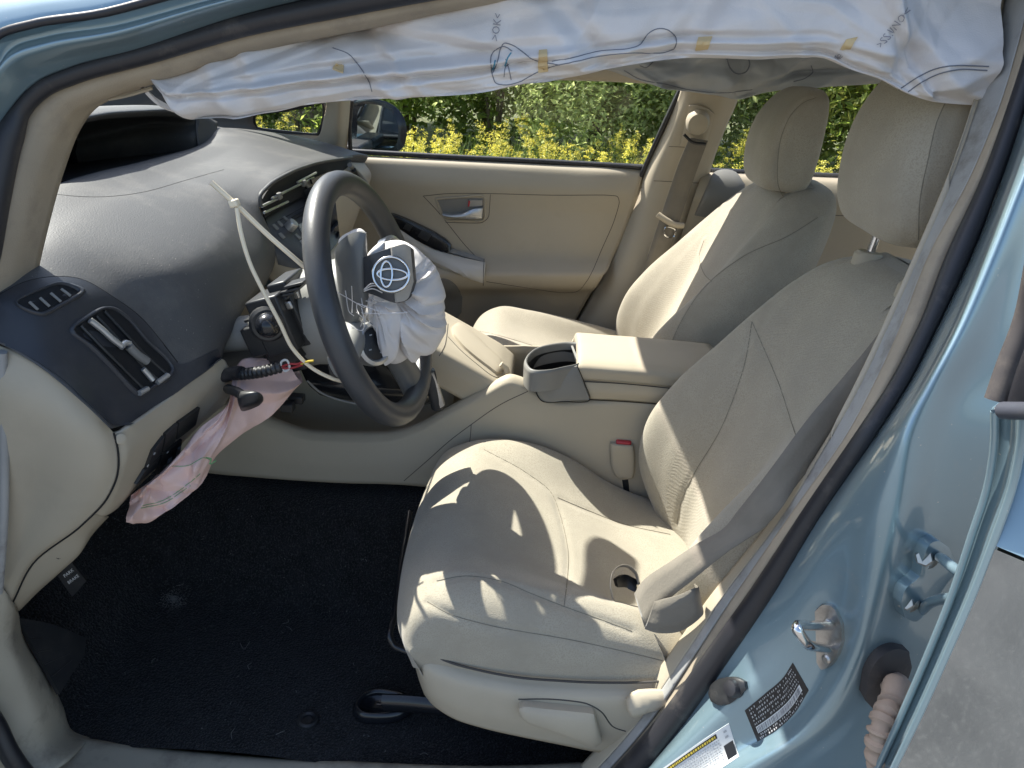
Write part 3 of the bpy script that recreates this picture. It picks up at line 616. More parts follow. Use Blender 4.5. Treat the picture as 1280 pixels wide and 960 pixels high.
mk('barcode_bars', bars_v, bars_f, M['label_print'], lab, False)
tx_v, tx_f = [], []
for vv in (.08, .19, .30, .41, .52, .86, .95):
    u = .06
    while u < .93:
        wd = g_.uniform(.008, .02)
        if g_.random() < .8:
            h = .030; lab_quad(tx_v, tx_f, [lq(u, vv-h), lq(u+wd, vv-h*g_.uniform(.2, 1)), lq(u+wd, vv+h*g_.uniform(.1, 1)), lq(u, vv+h)], TL, .0006)
        u += wd + g_.uniform(.008, .03)
mk('small_print', tx_v, tx_f, M['label_grey'], lab, False)
# tyre placard, white with a yellow heading
A0 = [(826, 962), (850, 945), (880, 924), (911, 904)]; B0 = [(845, 995), (868, 980), (895, 965), (924, 946)]
pl = patch('tyre_placard', TB, A0, B0, .0006, M['label_white'], None, 8, 16, edge=.0004); tag(pl, 'white placard with a yellow heading stuck low on the blue pillar', 'label')
TL2 = bvh(pl)
def pq(u, v):
    A = crom(A0, 40); B = crom(B0, 40); i = min(38, max(0, int(u*39))); fr = u*39-i; return lerp(lerp(A[i], A[i+1], fr), lerp(B[i], B[i+1], fr), v)
def strip(name, us, v0, v1, mat, off, n=14):
    V, F_ = [], []
    for i in range(n): lab_quad(V, F_, [pq(lerp(us[0], us[1], i/n), v0), pq(lerp(us[0], us[1], (i+1)/n), v0), pq(lerp(us[0], us[1], (i+1)/n), v1), pq(lerp(us[0], us[1], i/n), v1)], TL2, off)
    return mk(name, V, F_, mat, pl, False)
strip('heading_band', (.02, .82), .06, .19, M['label_black'], .0004)
strip('heading_band', (.86, .985), .48, .90, M['label_black'], .0004, 4)
hv, hf = [], []
for (u0, u1, vv, h) in ((.05, .80, .125, .035), (.87, .975, .58, .045), (.87, .975, .72, .045), (.87, .975, .83, .03)):
    u = u0
    while u < u1:
        wd = g_.uniform(.012, .03); lab_quad(hv, hf, [pq(u, vv-h), pq(min(u+wd, u1), vv-h), pq(min(u+wd, u1), vv+h), pq(u, vv+h)], TL2, .0008); u += wd+.010
mk('heading_print', hv, hf, M['label_yellow'], pl, False)
hv, hf = [], []
for vv in np.arange(.26, .95, .075):
    u = .04
    while u < .82:
        wd = g_.uniform(.008, .03); lab_quad(hv, hf, [pq(u, vv-.014), pq(u+wd, vv-.014), pq(u+wd, vv+.014), pq(u, vv+.014)], TL2, .0006); u += wd+g_.uniform(.006, .018)
for (u, vv) in ((.93, .14), (.93, .30)): lab_quad(hv, hf, [pq(u-.02, vv-.03), pq(u+.02, vv-.03), pq(u+.02, vv+.03), pq(u-.02, vv+.03)], TL2, .0006)
mk('small_print', hv, hf, M['label_grey'], pl, False)
# hinge
hg = empty('hinge', hit(TB, 1150, 712)[0]); hg.parent = body; hg['label'] = 'painted steel hinge with two bright hexagonal bolts'
patch('hinge_leaf', TB, [(1115, 745), (1120, 728), (1138, 712), (1142, 690), (1150, 673), (1162, 668), (1176, 676)], [(1120, 764), (1135, 768), (1148, 758), (1160, 745), (1168, 730), (1182, 712), (1192, 708)], .011, M['paint'], hg, 10, 22, crown=.002)
for q in ((1156, 694), (1133, 748)):
    p, n = hit(TB, *q); n = np.array([-.50, -.75, .38]); n /= np.linalg.norm(n)
    lathe('bolt_flange', [(.0125, .004), (.0125, .009), (.009, .011), (.0005, .011)], p, n, M['steel'], hg, 20); lathe('hex_bolt', [(.0088, .009), (.0088, .018), (.0072, .0195), (.0005, .0195)], p, n, M['steel'], hg, 6)
tube('hinge_arm', crom([hit(TB, 1168, 690)[0]+np.array([0, -.008, 0]), UY(1180, 700, -.78), UY(1195, 712, -.80), UY(1210, 720, -.82)], 12), .0052, M['paint'], hg, 10)
tube('hinge_arm', crom([hit(TB, 1148, 756)[0]+np.array([0, -.008, 0]), UY(1165, 752, -.78), UY(1182, 748, -.80), UY(1195, 748, -.82)], 12), .0052, M['paint'], hg, 10)
# wiring boot between pillar and rear door
bt = empty('wiring_boot', hit(TB, 1105, 835)[0], 'tan ribbed wiring boot in a dark rubber grommet on the pillar', 'wiring boot')
patch('grommet', TB, [(1074, 862), (1080, 830), (1095, 810), (1112, 803), (1128, 806)], [(1082, 876), (1098, 872), (1112, 862), (1124, 845), (1132, 825)], .010, M['boot_dark'], bt, 10, 16, crown=.008)
bpts = crom([hit(TB, 1112, 845)[0]+np.array([0, -.02, 0]), UY(1118, 858, -.79), UY(1114, 880, -.81), UY(1103, 905, -.83), UY(1098, 935, -.84), UY(1102, 965, -.84)], 60)
rr = .0112 + .0018*np.sign(np.sin(np.arange(60)*1.15))*(np.arange(60) > 22) + .004*(np.arange(60) < 6)
tube('boot', bpts, rr, M['boot_tan'], bt, 14)
# ---------------------------------------------------------------- open rear door on the driver side
rd = empty('rear_door', (.15, -.85, .3), 'open blue rear door at the right edge, its skin mirroring the ground', 'car door')
EL = [(1240, 512), (1240, 548), (1232, 604), (1211, 670), (1188, 740), (1158, 815), (1130, 880), (1098, 952), (1075, 1000)]
ER = [(1274, 512), (1272, 548), (1262, 604), (1239, 672), (1212, 742), (1179, 818), (1149, 885), (1114, 958), (1090, 1010)]
a = [UY(x, y, -.845) for x, y in EL]; b = [UY(x, y, -.875) for x, y in ER]
surf('door_edge', [[p+np.array([.03, .03, 0]), p, lerp(p, q, .45)+np.array([.006, .002, 0]), lerp(p, q, .6)+np.array([.004, -.003, 0]), q, q+np.array([.003, -.004, 0])] for p, q in zip(a, b)], M['paint'], rd, 50, 22, solid=.0015)
tube('edge_flange', crom([lerp(p, q, .12)+np.array([-.002, -.003, 0]) for p, q in zip(a, b)], 50), .0030, M['paint'], rd, 8)
# outer skin: opened about 70 degrees, it runs outward and a little to the rear
ez = UY(1235, 682, -.875)[2]
b2s = []
for q in b:                       # above the shoulder line the skin leans in and faces the sky
    up = max(0., q[2]-ez); b2s.append(q + np.array([.003+.30*up, -.004+.42*up, 0]))
sk = [[q, q+np.array([.10, -.083, 0]), q+np.array([.30, -.25, .0]), q+np.array([.75, -.62, .0])] for q in b2s]
kk = min(range(len(b)), key=lambda i: abs(b[i][2]-ez))
sk_u = [r for q, r in zip(b, sk) if q[2] > ez+.012]; sk_l = [r for q, r in zip(b, sk) if q[2] < ez-.012]
def shoulder(dz):
    zs = [p[2] for p in b]; i = next(k for k in range(len(b)-1) if zs[k] >= ez >= zs[k+1]); q = lerp(b[i], b[i+1], (zs[i]-ez)/(zs[i]-zs[i+1]))
    q = q+np.array([.003, -.004, dz]); return [q, q+np.array([.10, -.083, 0]), q+np.array([.30, -.25, 0]), q+np.array([.75, -.62, 0])]
surf('upper_skin', sk_u+[shoulder(.003)], M['paint'], rd, 24, 20)
surf('lower_skin', [shoulder(0)]+sk_l, M['paint_door'], rd, 30, 20)
tube('window_frame', crom([UY(1300, 320, -.84), UY(1283, 400, -.84), UY(1262, 455, -.845), UY(1246, 500, -.85)], 16), .0085, M['boot_dark'], rd, 10)
surf('frame_seal', [[UY(1300, 300, -.86), UY(1330, 300, -.88)], [UY(1288, 410, -.86), UY(1320, 410, -.88)], [UY(1268, 470, -.86), UY(1310, 470, -.88)], [UY(1256, 512, -.86), UY(1310, 518, -.88)]], M['rubber'], rd, 14, 6, solid=.004)
tube('belt_moulding', crom([UY(1254, 513, -.875), UY(1290, 514, -.90), UY(1330, 516, -.95)], 10), .0062, M['moulding_dark'], rd, 12)
# ---------------------------------------------------------------- carpet
def carpet_z(x, y):
    t = max(0, min(1, (y+.30)/.16)); t = t*t*(3-2*t); z = .272 + .175*t*(1 if y < .15 else max(0, 1-(y-.15)/.12))
    u = max(0, -x-.92); z += min(.45, u*1.05 + 0.0)
    z += .012*math.sin(x*9+1)*math.sin(y*7)
    return z
v, f = ngrid(-1.42, .9, -.605, .72, 70, 60, carpet_z)
carpet = mk('carpet', v, f, M['carpet'], None, True); tag(carpet, 'black carpet with lint covering the driver footwell floor', 'carpet')
TC = bvh(carpet)
g_ = np.random.default_rng(11); LV, LF = [], []
def fibre(px, py, ln, r):
    p, n = hit(TC, px, py)
    if p is None: return
    a = g_.uniform(0, 6.28); d = np.array([math.cos(a), math.sin(a), 0]); e = np.array([-d[1], d[0], 0])*g_.normal()*.4
    q = crom([p+n*.003, p+d*ln*.5+e*ln+n*.004, p+d*ln+n*.003], 6); LV.append(tube_data(q, r, 4))
for _ in range(70):
    fibre(g_.uniform(90, 540), g_.uniform(620, 950), g_.uniform(.002, .005), .0004)
for q in ((360, 775), (315, 830), (300, 805), (365, 790), (290, 925), (525, 945), (452, 700), (230, 730), (345, 920), (190, 830)): fibre(*q, g_.uniform(.010, .02), .0005)
for _ in range(520):
    a, r = g_.uniform(0, 6.28), abs(g_.normal())*10; fibre(217+math.cos(a)*r, 750+math.sin(a)*r*.85, g_.uniform(.001, .002), .0003)
v, f = join(LV); tag(mk('lint', v, f, M['lint'], None, False), 'pale lint and fibres scattered over the black carpet', 'lint', None, 'stuff')
# carpet eyelet
p, n = hit(TC, 385, 901); ey = lathe('carpet_eyelet', [(.017, 0), (.017, .004), (.013, .006), (.009, .004), (.009, .001), (.0005, .001)], p, n, M['black_plastic'], None, 20); tag(ey, 'small black plastic eyelet in the carpet near the sill', 'eyelet')
# footrest
fr = empty('footrest', UZ(60, 815, .36), 'black ribbed plastic footrest left of the driver carpet', 'footrest')
A, B = [UY(18, 772, -.585), UY(60, 780, -.55), UY(105, 798, -.51)], [UY(72, 868, -.60), UY(85, 846, -.57), UY(103, 820, -.53)]
plate('pad', A, B, .004, M['black_plastic'], fr, 8, 12)
for k in range(5):
    t = .12+.17*k; a, b = lerp(A[0], B[0], t), lerp(crom(A, 11)[8], crom(B, 11)[8], t); up = np.array([.2, -.3, .9])
    tube('rib', [a+(b-a)*s+up*.006 for s in np.linspace(.08, .85, 8)], .0024, M['black_plastic'], fr, 6)
pk = empty('parking_brake_pedal', UY(88, 720, -.48), 'black parking brake pedal with pale lettering under the dash end', 'pedal')
pd_ = plate('pad', [UY(72, 716, -.49), UY(88, 697, -.48)], [UY(90, 742, -.48), UY(108, 722, -.47)], .008, M['black_plastic'], pk, 4, 6)
TPk = bvh(pd_)
print_text('lettering', TPk, 'PARK', (81, 722), (.8, -.6), 4.2, M['label_white'], pk)
print_text('lettering', TPk, 'BRAKE', (86, 730), (.8, -.6), 3.8, M['label_white'], pk)
tube('arm', crom([UY(84, 712, -.47), UY(60, 690, -.42), UY(50, 640, -.40)], 8), .008, M['black_plastic'], pk, 8)
# ---------------------------------------------------------------- seats
CUSH = {-.235: [(-.37, .43), (-.38, .44), (-.37, .45), (-.32, .46), (-.22, .46), (-.14, .44), (-.05, .42), (.10, .42)],
 -.250: [(-.38, .44), (-.395, .49), (-.38, .535), (-.32, .558), (-.22, .558), (-.14, .53), (-.05, .485), (.10, .45)],
 -.215: [(-.385, .44), (-.407, .50), (-.39, .565), (-.33, .600), (-.23, .605), (-.15, .579), (-.06, .527), (.10, .475)],
 -.12: [(-.39, .43), (-.415, .50), (-.40, .57), (-.345, .60), (-.24, .588), (-.15, .558), (-.06, .520), (.10, .49)],
 0: [(-.395, .43), (-.418, .50), (-.405, .57), (-.35, .600), (-.25, .584), (-.16, .556), (-.06, .525), (.10, .49)],
 .12: [(-.39, .44), (-.412, .51), (-.40, .575), (-.345, .605), (-.25, .590), (-.16, .566), (-.06, .538), (.10, .50)],
 .20: [(-.38, .47), (-.40, .53), (-.385, .588), (-.335, .620), (-.25, .617), (-.16, .605), (-.06, .588), (.10, .555)],
 .240: [(-.37, .49), (-.383, .54), (-.362, .588), (-.32, .603), (-.25, .593), (-.16, .578), (-.06, .558), (.10, .53)],
 .2521: [(-.36, .50), (-.372, .535), (-.352, .545), (-.31, .535), (-.24, .512), (-.15, .502), (-.06, .505), (.10, .51)],
 .236: [(-.345, .44), (-.35, .45), (-.34, .45), (-.31, .44), (-.24, .43), (-.15, .42), (-.06, .42), (.10, .42)]}
# backrest: z, front centre x, bolster x, half width, back x
BACK = [(.44, .075, .060, .205, .20), (.52, .065, .010, .225, .215), (.60, .066, -.022, .240, .23), (.68, .076, -.018, .245, .25), (.76, .096, .020, .245, .27), (.84, .122, .078, .238, .29), (.91, .150, .125, .222, .305), (.97, .176, .165, .196, .315), (1.015, .198, .198, .155, .322), (1.040, .228, .232, .105, .318), (1.050, .268, .270, .045, .300)]
def make_seat(name, label, yc, out, lean, hz, hx, group):
    t = empty(name, (0, yc, .285), label, 'car seat', group)
    Y = lambda vv: yc + out*vv
    rows = [[(x, Y(vv), z) for x, z in CUSH[vv]] for vv in CUSH]
    cu = surf('cushion', rows, M['seat_fabric'], t, 140, 140)
    loops = []
    for z, xf, xb, hw, bk in BACK:
        s = lean*(z-.5)
        L = [(xf, 0), (xf-.002, .09), (lerp(xf, xb, .55), .145*hw/.24), (xb, .195*hw/.24), (lerp(xb, bk, .22), .243*hw/.24), (lerp(xb, bk, .6), .245*hw/.24), (bk-.01, .19*hw/.24), (bk, 0)]
        loop = L + [(x, -y) for x, y in L[-2:0:-1]]
        loops.append([(x+s, Y(y), z) for x, y in loop])
    ba = surf('backrest', loops, M['seat_fabric'], t, 130, 180, cv=True, caps=True)
    ba.data.materials.append(M['seat_insert'])
    for p in ba.data.polygons:
        c = p.center
        if abs(c.y) < .135 and abs(p.normal.x) > .2 and c.z > -.02: p.material_index = 1
    # headrest
    hl = []
    for k, (u, d0, d1, hw) in enumerate([(0, .030, .100, .055), (.03, .010, .110, .092), (.12, .0, .114, .108), (.35, -.008, .116, .114), (.6, -.004, .114, .112), (.8, .014, .110, .106), (.92, .034, .104, .094), (.98, .052, .096, .070), (1.0, .066, .088, .03)]):
        z = hz + (.222 if out < 0 else .210)*u; cx, ax = (d0+d1)/2, (d1-d0)/2; loop = []
        for a in np.linspace(0, 2*math.pi, 24, endpoint=False):
            c, s = math.cos(a), math.sin(a); e = .5
            loop.append((hx + cx + ax*math.copysign(abs(c)**e, c) + lean*.4*u*.2, Y(hw*math.copysign(abs(s)**e, s)), z))
        hl.append(loop)
    hr = surf('headrest', hl, M['seat_fabric'], t, 70, 120, cv=True, caps=True)
    for vv in (-.075, .075):
        b = np.array([.235+lean*.5, Y(vv), 1.035]); e = np.array([hx+.075, Y(vv), hz+.03])
        tube('headrest_post', [b+(e-b)*s for s in np.linspace(-.1, 1, 6)], .0062, M['chrome'], t, 12)
        lathe('post_guide', [(.021, -.012), (.021, .004), (.017, .009), (.009, .010), (.0005, .010)], b+np.array([0, 0, .008]), e-b, M['trim_beige'], t, 18, sx=.8)
    return t, cu, ba, hr
seatL, cuL, baL, hrL = make_seat('car_seat', 'beige fabric driver seat nearest the camera with sun patches on its cushion', -.36, -1, 0.0, 1.095, .168, 'front seats')
seatR, cuR, baR, hrR = make_seat('car_seat', 'beige fabric passenger seat across the console, beyond the armrest', .36, 1, .13, 1.032, .217, 'front seats')
TCu, TBa, THr, TCuR, TBaR, THrR = bvh(cuL), bvh(baL), bvh(hrL), bvh(cuR), bvh(baR), bvh(hrR)
SEAMS = [(cuL, TCu, [[(534, 752), (561, 767), (613, 782), (709, 799), (770, 812), (828, 826)], [(605, 562), (655, 589), (689, 616), (699, 640), (710, 690), (709, 725), (705, 758)], [(546, 726), (581, 720), (628, 727), (662, 741), (705, 758), (750, 774), (790, 789)], [(697, 622), (735, 638), (779, 655), (838, 668)]]),
 (baL, TBa, [[(940, 402), (951, 427), (974, 481), (990, 530), (1000, 560)], [(940, 402), (931, 454), (900, 538), (870, 588), (853, 622), (846, 655)]]),
 (hrL, THr, [[(1187, 118), (1172, 150), (1160, 200), (1150, 250), (1148, 300)]]),
 (hrR, THrR, [[(1020, 122), (1005, 128), (990, 142), (977, 170), (972, 205), (973, 232), (980, 248)]]),
 (baR, TBaR, [[(1022, 272), (985, 295), (930, 320), (880, 360), (850, 405), (835, 440)], [(880, 300), (874, 322), (882, 345), (890, 352)]]),
 (cuR, TCuR, [[(575, 412), (605, 415), (640, 424), (690, 440)]])]
for ob, tr, lines in SEAMS:
    L3 = [drape(tr, l, 90) for l in lines]
    groove(ob, [a for a, b in L3]); tr = bvh(ob)
    for l in lines:
        a, b = drape(tr, l, 120, .0001); tube('seam', a, .0006, M['seam_fabric'], ob, 5)
# driver seat base: side cover, levers, rail
top_ = [(514, 800), (530, 812), (560, 827), (600, 838), (650, 847), (700, 851), (740, 853), (800, 853), (850, 850)]
mid1 = [(515, 815), (528, 832), (560, 846), (605, 858), (655, 866), (705, 870), (745, 872), (800, 872), (850, 870)]
mid2 = [(522, 845), (534, 862), (562, 876), (606, 888), (655, 897), (705, 902), (745, 905), (800, 906), (850, 905)]
bot_ = [(530, 868), (544, 884), (566, 898), (606, 911), (655, 922), (705, 932), (745, 940), (800, 946), (850, 950)]
yy = lambda i, o: [-.56, -.595, -.608, -.612, -.614, -.614, -.614, -.614, -.614][i]+o
base = surf('side_cover', [[UY(*q, yy(i, .0)+.004) for i, q in enumerate(top_)], [UY(*q, yy(i, -.012)) for i, q in enumerate(mid1)], [UY(*q, yy(i, -.014)) for i, q in enumerate(mid2)], [UY(*q, yy(i, .0)) for i, q in enumerate(bot_)]], M['trim_beige'], seatL, 24, 50, solid=.004)
TS = bvh(base)
tube('cover_joint', crom([UY(*q, yy(i, .0)-.004) for i, q in enumerate(top_)], 60), .0017, M['seam_dark'], seatL, 6)
patch('height_lever', TS, [(649, 878), (655, 875), (685, 878), (715, 881), (742, 885), (745, 893)], [(650, 886), (662, 894), (690, 904), (718, 914), (742, 924), (752, 918)], .012, M['trim_beige'], seatL, 10, 20, crown=.008)
seam('lever_recess', TS, [(648, 874), (690, 874), (735, 880), (752, 890), (766, 908), (782, 914)], M['seam_dark'], seatL, .0016)
patch('recline_lever', TS, [(782, 872), (790, 866), (812, 863), (838, 864)], [(783, 880), (790, 886), (812, 880), (838, 874)], .014, M['trim_beige'], seatL, 8, 14, crown=.008)
tube('slide_bar', crom([UY(512, 640, -.30), UY(500, 715, -.42), UY(493, 770, -.50), UY(487, 795, -.535), UY(492, 806, -.54), UY(512, 815, -.545), UY(524, 820, -.55)], 30), .0052, M['black_gloss'], seatL, 8)
rl = np.array([p for p in [UZ(450, 888, .30), UZ(470, 876, .305), UZ(500, 873, .31), UZ(560, 888, .32)]])
tube('rail', crom([UZ(480, 878, .315), UZ(520, 880, .325), UZ(600, 890, .33)], 10), .017, M['black_gloss'], seatL, 8, flat=.6)
p, n = hit(TC, 466, 886)
def footp(s, h): return [(p + np.array([x*s, y*s, h])) for x, y in [(-.028, -.012), (-.022, .012), (.0, .026), (.03, .026), (.055, .02), (.06, .0), (.045, -.018), (.01, -.028), (-.015, -.026)]]
surf('rail_foot', [footp(1.1, .002), footp(1.08, .012), footp(.9, .02), footp(.72, .017), footp(.66, .010)], M['black_gloss'], seatL, 16, 40, cv=True, caps=True)
lathe('rail_bolt', [(.013, .006), (.013, .013), (.0095, .0135), (.0095, .019), (.006, .020), (.0005, .0195)], p+np.array([-.001, 0, 0]), (0, 0, 1), M['steel'], seatL, 12)
p2, n2 = hit(TC, 507, 668); lathe('rail_cap', [(.028, 0), (.026, .012), (.015, .018), (.0005, .018)], p2, (0, 0, 1), M['black_plastic'], seatL, 16)
# yellowish stain on the driver headrest: worn cloth patch, kept in the fabric colour range
# seat sides under the passenger seat
box('seat_base', (-.15, .36, .40), (.44, .40, .14), M['trim_beige'], seatR, bevel=.02)
box('seat_frame', (-.12, -.35, .40), (.40, .36, .10), M['black_plastic'], seatL, bevel=.02)
# rear seat behind
rs = empty('rear_seat', (.9, 0, .3), 'beige rear bench glimpsed behind the driver headrest post', 'rear seat')
surf('cushion', [[(.62, -.6, .40), (.62, 0, .42), (.62, .6, .40)], [(.64, -.6, .52), (.64, 0, .53), (.64, .6, .52)], [(.9, -.6, .50), (.9, 0, .51), (.9, .6, .50)], [(1.1, -.6, .46), (1.1, 0, .47), (1.1, .6, .46)]], M['seat_fabric'], rs, 20, 20, solid=.02)
surf('backrest', [[(1.08, -.6, .44), (1.08, 0, .44), (1.08, .6, .44)], [(1.16, -.6, .7), (1.15, 0, .7), (1.16, .6, .7)], [(1.28, -.6, .98), (1.27, 0, .99), (1.28, .6, .98)], [(1.36, -.58, 1.01), (1.36, 0, 1.02), (1.36, .58, 1.01)]], M['seat_fabric'], rs, 20, 20, solid=.02)
# ---------------------------------------------------------------- belts and buckle
def belt(name, L, Rr, mat, parent, n=60, thick=.001):
    A, B = crom(L, n), crom(Rr, n); g = np.array([lerp(A, B, s) for s in (0, .33, .67, 1)])
    return mk(name, g.reshape(-1, 3), grid_faces(4, n), mat, parent, True, solid=thick, offset=0)
b1 = empty('seat_belt', UY(868, 700, -.55), 'grey beige seat belt lying across the driver seat with looped end', 'seat belt', 'front seat belts')
EL_ = [(1150, 335, -.53), (1100, 414, -.54), (1055, 470, -.56), (1011, 522, -.59), (961, 589, -.605), (922, 639, -.605), (905, 660, -.605), (871, 680, -.60), (838, 702, -.59), (806, 724, -.57), (793, 742, -.56)]
ER_ = [(1168, 355, -.54), (1112, 440, -.555), (1086, 478, -.57), (1042, 548, -.592), (996, 606, -.615), (976, 636, -.632), (958, 657, -.632), (908, 691, -.632), (867, 724, -.625), (830, 755, -.612), (806, 784, -.605)]
belt('webbing', [UY(*q) for q in EL_], [UY(*q) for q in ER_], M['belt'], b1, 80)
# coil of the lap part
E1 = [(806, 786, -.61), (822, 791, -.625), (850, 789, -.63), (874, 773, -.63), (879, 766, -.62), (876, 752, -.61)]
E0 = [(818, 752, -.615), (828, 749, -.62), (848, 744, -.625), (866, 736, -.625), (873, 734, -.615), (868, 730, -.60)]
belt('webbing_fold', [UY(*q) for q in E0], [UY(*q) for q in E1], M['belt'], b1, 40)
# loop seen on its edge
LP = [(800, 730, -.535), (796, 716, -.525), (788, 708, -.52), (778, 706, -.52), (768, 712, -.525), (764, 726, -.53), (766, 744, -.54), (775, 764, -.55), (788, 780, -.56), (806, 792, -.575), (822, 804, -.59), (830, 820, -.605), (834, 840, -.61)]
lp = np.array([UY(*q) for q in LP]); off = np.array([.004, .030, -.028])
belt('webbing_loop', lp, lp+off, M['belt'], b1, 60)
tg = plate('tongue', [UY(768, 724, -.52), UY(780, 718, -.50), UY(794, 726, -.50)], [UY(770, 733, -.52), UY(784, 735, -.51), UY(796, 742, -.52)], .004, M['black_plastic'], b1, 4, 8)
bk = empty('belt_buckle', UY(778, 590, -.10), 'beige belt buckle with red release button beside the driver seat', 'belt buckle')
bt_ = [[(762, 558, -.135), (790, 556, -.135), (796, 562, -.10), (768, 564, -.10)], [(762, 566, -.137), (793, 565, -.137), (797, 570, -.10), (768, 570, -.10)], [(763, 582, -.137), (794, 583, -.137), (797, 586, -.10), (768, 586, -.10)], [(767, 596, -.136), (793, 595, -.136), (796, 596, -.10), (770, 596, -.10)], [(770, 598, -.13), (790, 597, -.13), (792, 598, -.105), (772, 598, -.105)]]
c0 = UY(779, 578, -.13)
bl = []
for (pxl, pxr, py, s) in [(763, 793, 557, .9), (762, 794, 561, 1), (762, 795, 572, 1), (763, 795, 584, 1), (766, 794, 593, 1), (769, 792, 598, .9), (771, 790, 599, .6)]:
    l, r = UY(pxl, py, -.135), UY(pxr, py, -.135); c = (l+r)/2; hw = np.linalg.norm(r-l)/2*.97; loop = []
    for a in np.linspace(0, 2*math.pi, 16, endpoint=False):
        cc, ss = math.cos(a), math.sin(a); loop.append(c+np.array([hw*math.copysign(abs(cc)**.45, cc), .014+.016*s*math.copysign(abs(ss)**.45, ss), 0]))
    bl.append(loop)
bo = surf('housing', bl, M['trim_beige'], bk, 24, 40, cv=True, caps=True)
rb = UY(778, 559, -.121); box('release_button', rb+np.array([0, .002, .012]), (.029, .024, .012), M['buckle_red'], bk, bevel=.003)
tube('stalk', crom([UY(781, 597, -.12), UY(785, 625, -.12), UY(795, 660, -.12)], 8), .010, M['black_plastic'], bk, 8)
b2 = empty('seat_belt', F(845, 240, .67), 'grey beige passenger belt hanging down the far pillar with its tongue', 'seat belt', 'front seat belts')
belt('webbing', [F(862, 172, .655), F(850, 200, .65), F(836, 240, .645), F(826, 270, .64), F(808, 325, .63), F(795, 370, .62)], [F(885, 176, .655), F(874, 205, .65), F(860, 245, .645), F(850, 275, .64), F(832, 330, .63), F(820, 375, .62)], M['belt'], b2, 40)
lathe('guide_ring', [(.030, -.014), (.034, -.006), (.034, .008), (.028, .018), (.014, .022), (.0005, .022)], F(872, 152, .675), (-.05, -.8, -.30), M['trim_beige'], b2, 24, sx=.85)
tube('guide_slot', crom([F(855, 168, .655), F(866, 178, .645), F(882, 180, .645)], 10), .004, M['black_plastic'], b2, 6)
tube('stop_bar', crom([F(822, 268, .635), F(832, 275, .63), F(844, 281, .63), F(854, 282, .635)], 10), .0085, M['trim_beige'], b2, 8)
tube('tongue_ring', crom([F(832, 284, .63), F(844, 287, .63), F(842, 296, .63), F(831, 294, .63)], 20, True), .0022, M['chrome'], b2, 6, closed=True)
# ---------------------------------------------------------------- passenger front door
pdr = empty('passenger_door', (-.4, .74, .3), 'beige passenger door trim across the cabin, closed', 'car door')
DR = [((425, 193), (806, 211), .738), ((425, 197), (804, 217), .722), ((425, 222), (798, 240), .704), ((425, 240), (793, 258), .712), ((425, 255), (789, 268), .718), ((425, 290), (777, 300), .716), ((425, 318), (766, 322), .702), ((425, 334), (760, 336), .665), ((425, 342), (755, 343), .645), ((425, 358), (746, 358), .652), ((425, 368), (738, 368), .690), ((425, 385), (728, 385), .702), ((425, 430), (704, 430), .700), ((425, 490), (670, 490), .695)]
rows = []
for i, (a, b, y) in enumerate(DR):
    r = []
    for s in np.linspace(0, 1, 9):
        q = lerp(a, b, s); bend = .004*math.sin(s*math.pi) if i == 0 else 0
        r.append(UY(q[0], q[1], y + (.0 if s < .9 else .012*(s-.9)/.1)))
    rows.append(r)
dt = surf('trim_panel', rows, M['trim_beige'], pdr, 70, 60, solid=.004)
TD = bvh(dt)
tube('window_seal', crom([UY(436, 189, .742), UY(560, 196, .742), UY(680, 202, .742), UY(806, 209, .742)], 30), .0075, M['rubber'], pdr, 8)
tube('window_seal', crom([F(438, 189, .745), F(437, 160, .745), F(440, 125, .745)], 12), .006, M['rubber'], pdr, 8)
tube('window_seal', crom([F(806, 209, .748), F(830, 155, .748), F(851, 110, .748), F(862, 85, .748)], 16), .0065, M['rubber'], pdr, 8)
gp = [[F(436, 190, .752), F(620, 200, .752), F(806, 209, .752)], [F(438, 150, .752), F(620, 150, .752), F(833, 150, .752)], [F(442, 100, .752), F(640, 90, .752), F(860, 90, .752)]]
surf('window_glass', gp, M['window_glass'], pdr, 8, 8)
seam('insert_seam', TD, [(529, 245), (560, 242), (612, 242), (690, 244), (760, 244), (772, 246), (774, 252), (768, 275), (752, 312), (740, 340), (733, 352), (722, 364), (705, 366), (660, 360), (608, 352)], M['seam_dark'], pdr, .0013, n=70)
seam('insert_seam', TD, [(529, 245), (545, 262), (560, 280), (580, 305), (596, 322), (606, 332)], M['seam_dark'], pdr, .0013)
seam('insert_seam', TD, [(613, 243), (612, 258), (610, 272), (603, 278), (557, 278)], M['seam_dark'], pdr, .0012)
# inner handle
hd = patch('handle_recess', TD, [(547, 250), (575, 248), (604, 248)], [(556, 271), (580, 273), (604, 272)], .0012, M['trim_grey'], pdr, 6, 10)
seam('recess_rim', TD, [(545, 248), (575, 246), (605, 246), (606, 260), (605, 274), (580, 275), (555, 273), (549, 260), (545, 248)], M['trim_beige'], pdr, .0035, off=.002, n=50)
patch('handle_lever', TD, [(554, 266), (566, 267), (580, 265), (592, 259), (604, 258)], [(555, 269), (566, 271), (582, 272), (594, 272), (603, 271)], .016, M['trim_silver'], hd, 6, 18, crown=.006)
patch('lock_knob', TD, [(587, 249), (594, 249), (603, 249)], [(586, 257), (594, 257), (603, 256)], .006, M['trim_silver'], hd, 5, 8)
patch('lock_flag', TD, [(586, 250), (588, 250)], [(585, 257), (587, 257)], .0075, M['buckle_red'], hd, 4, 4)
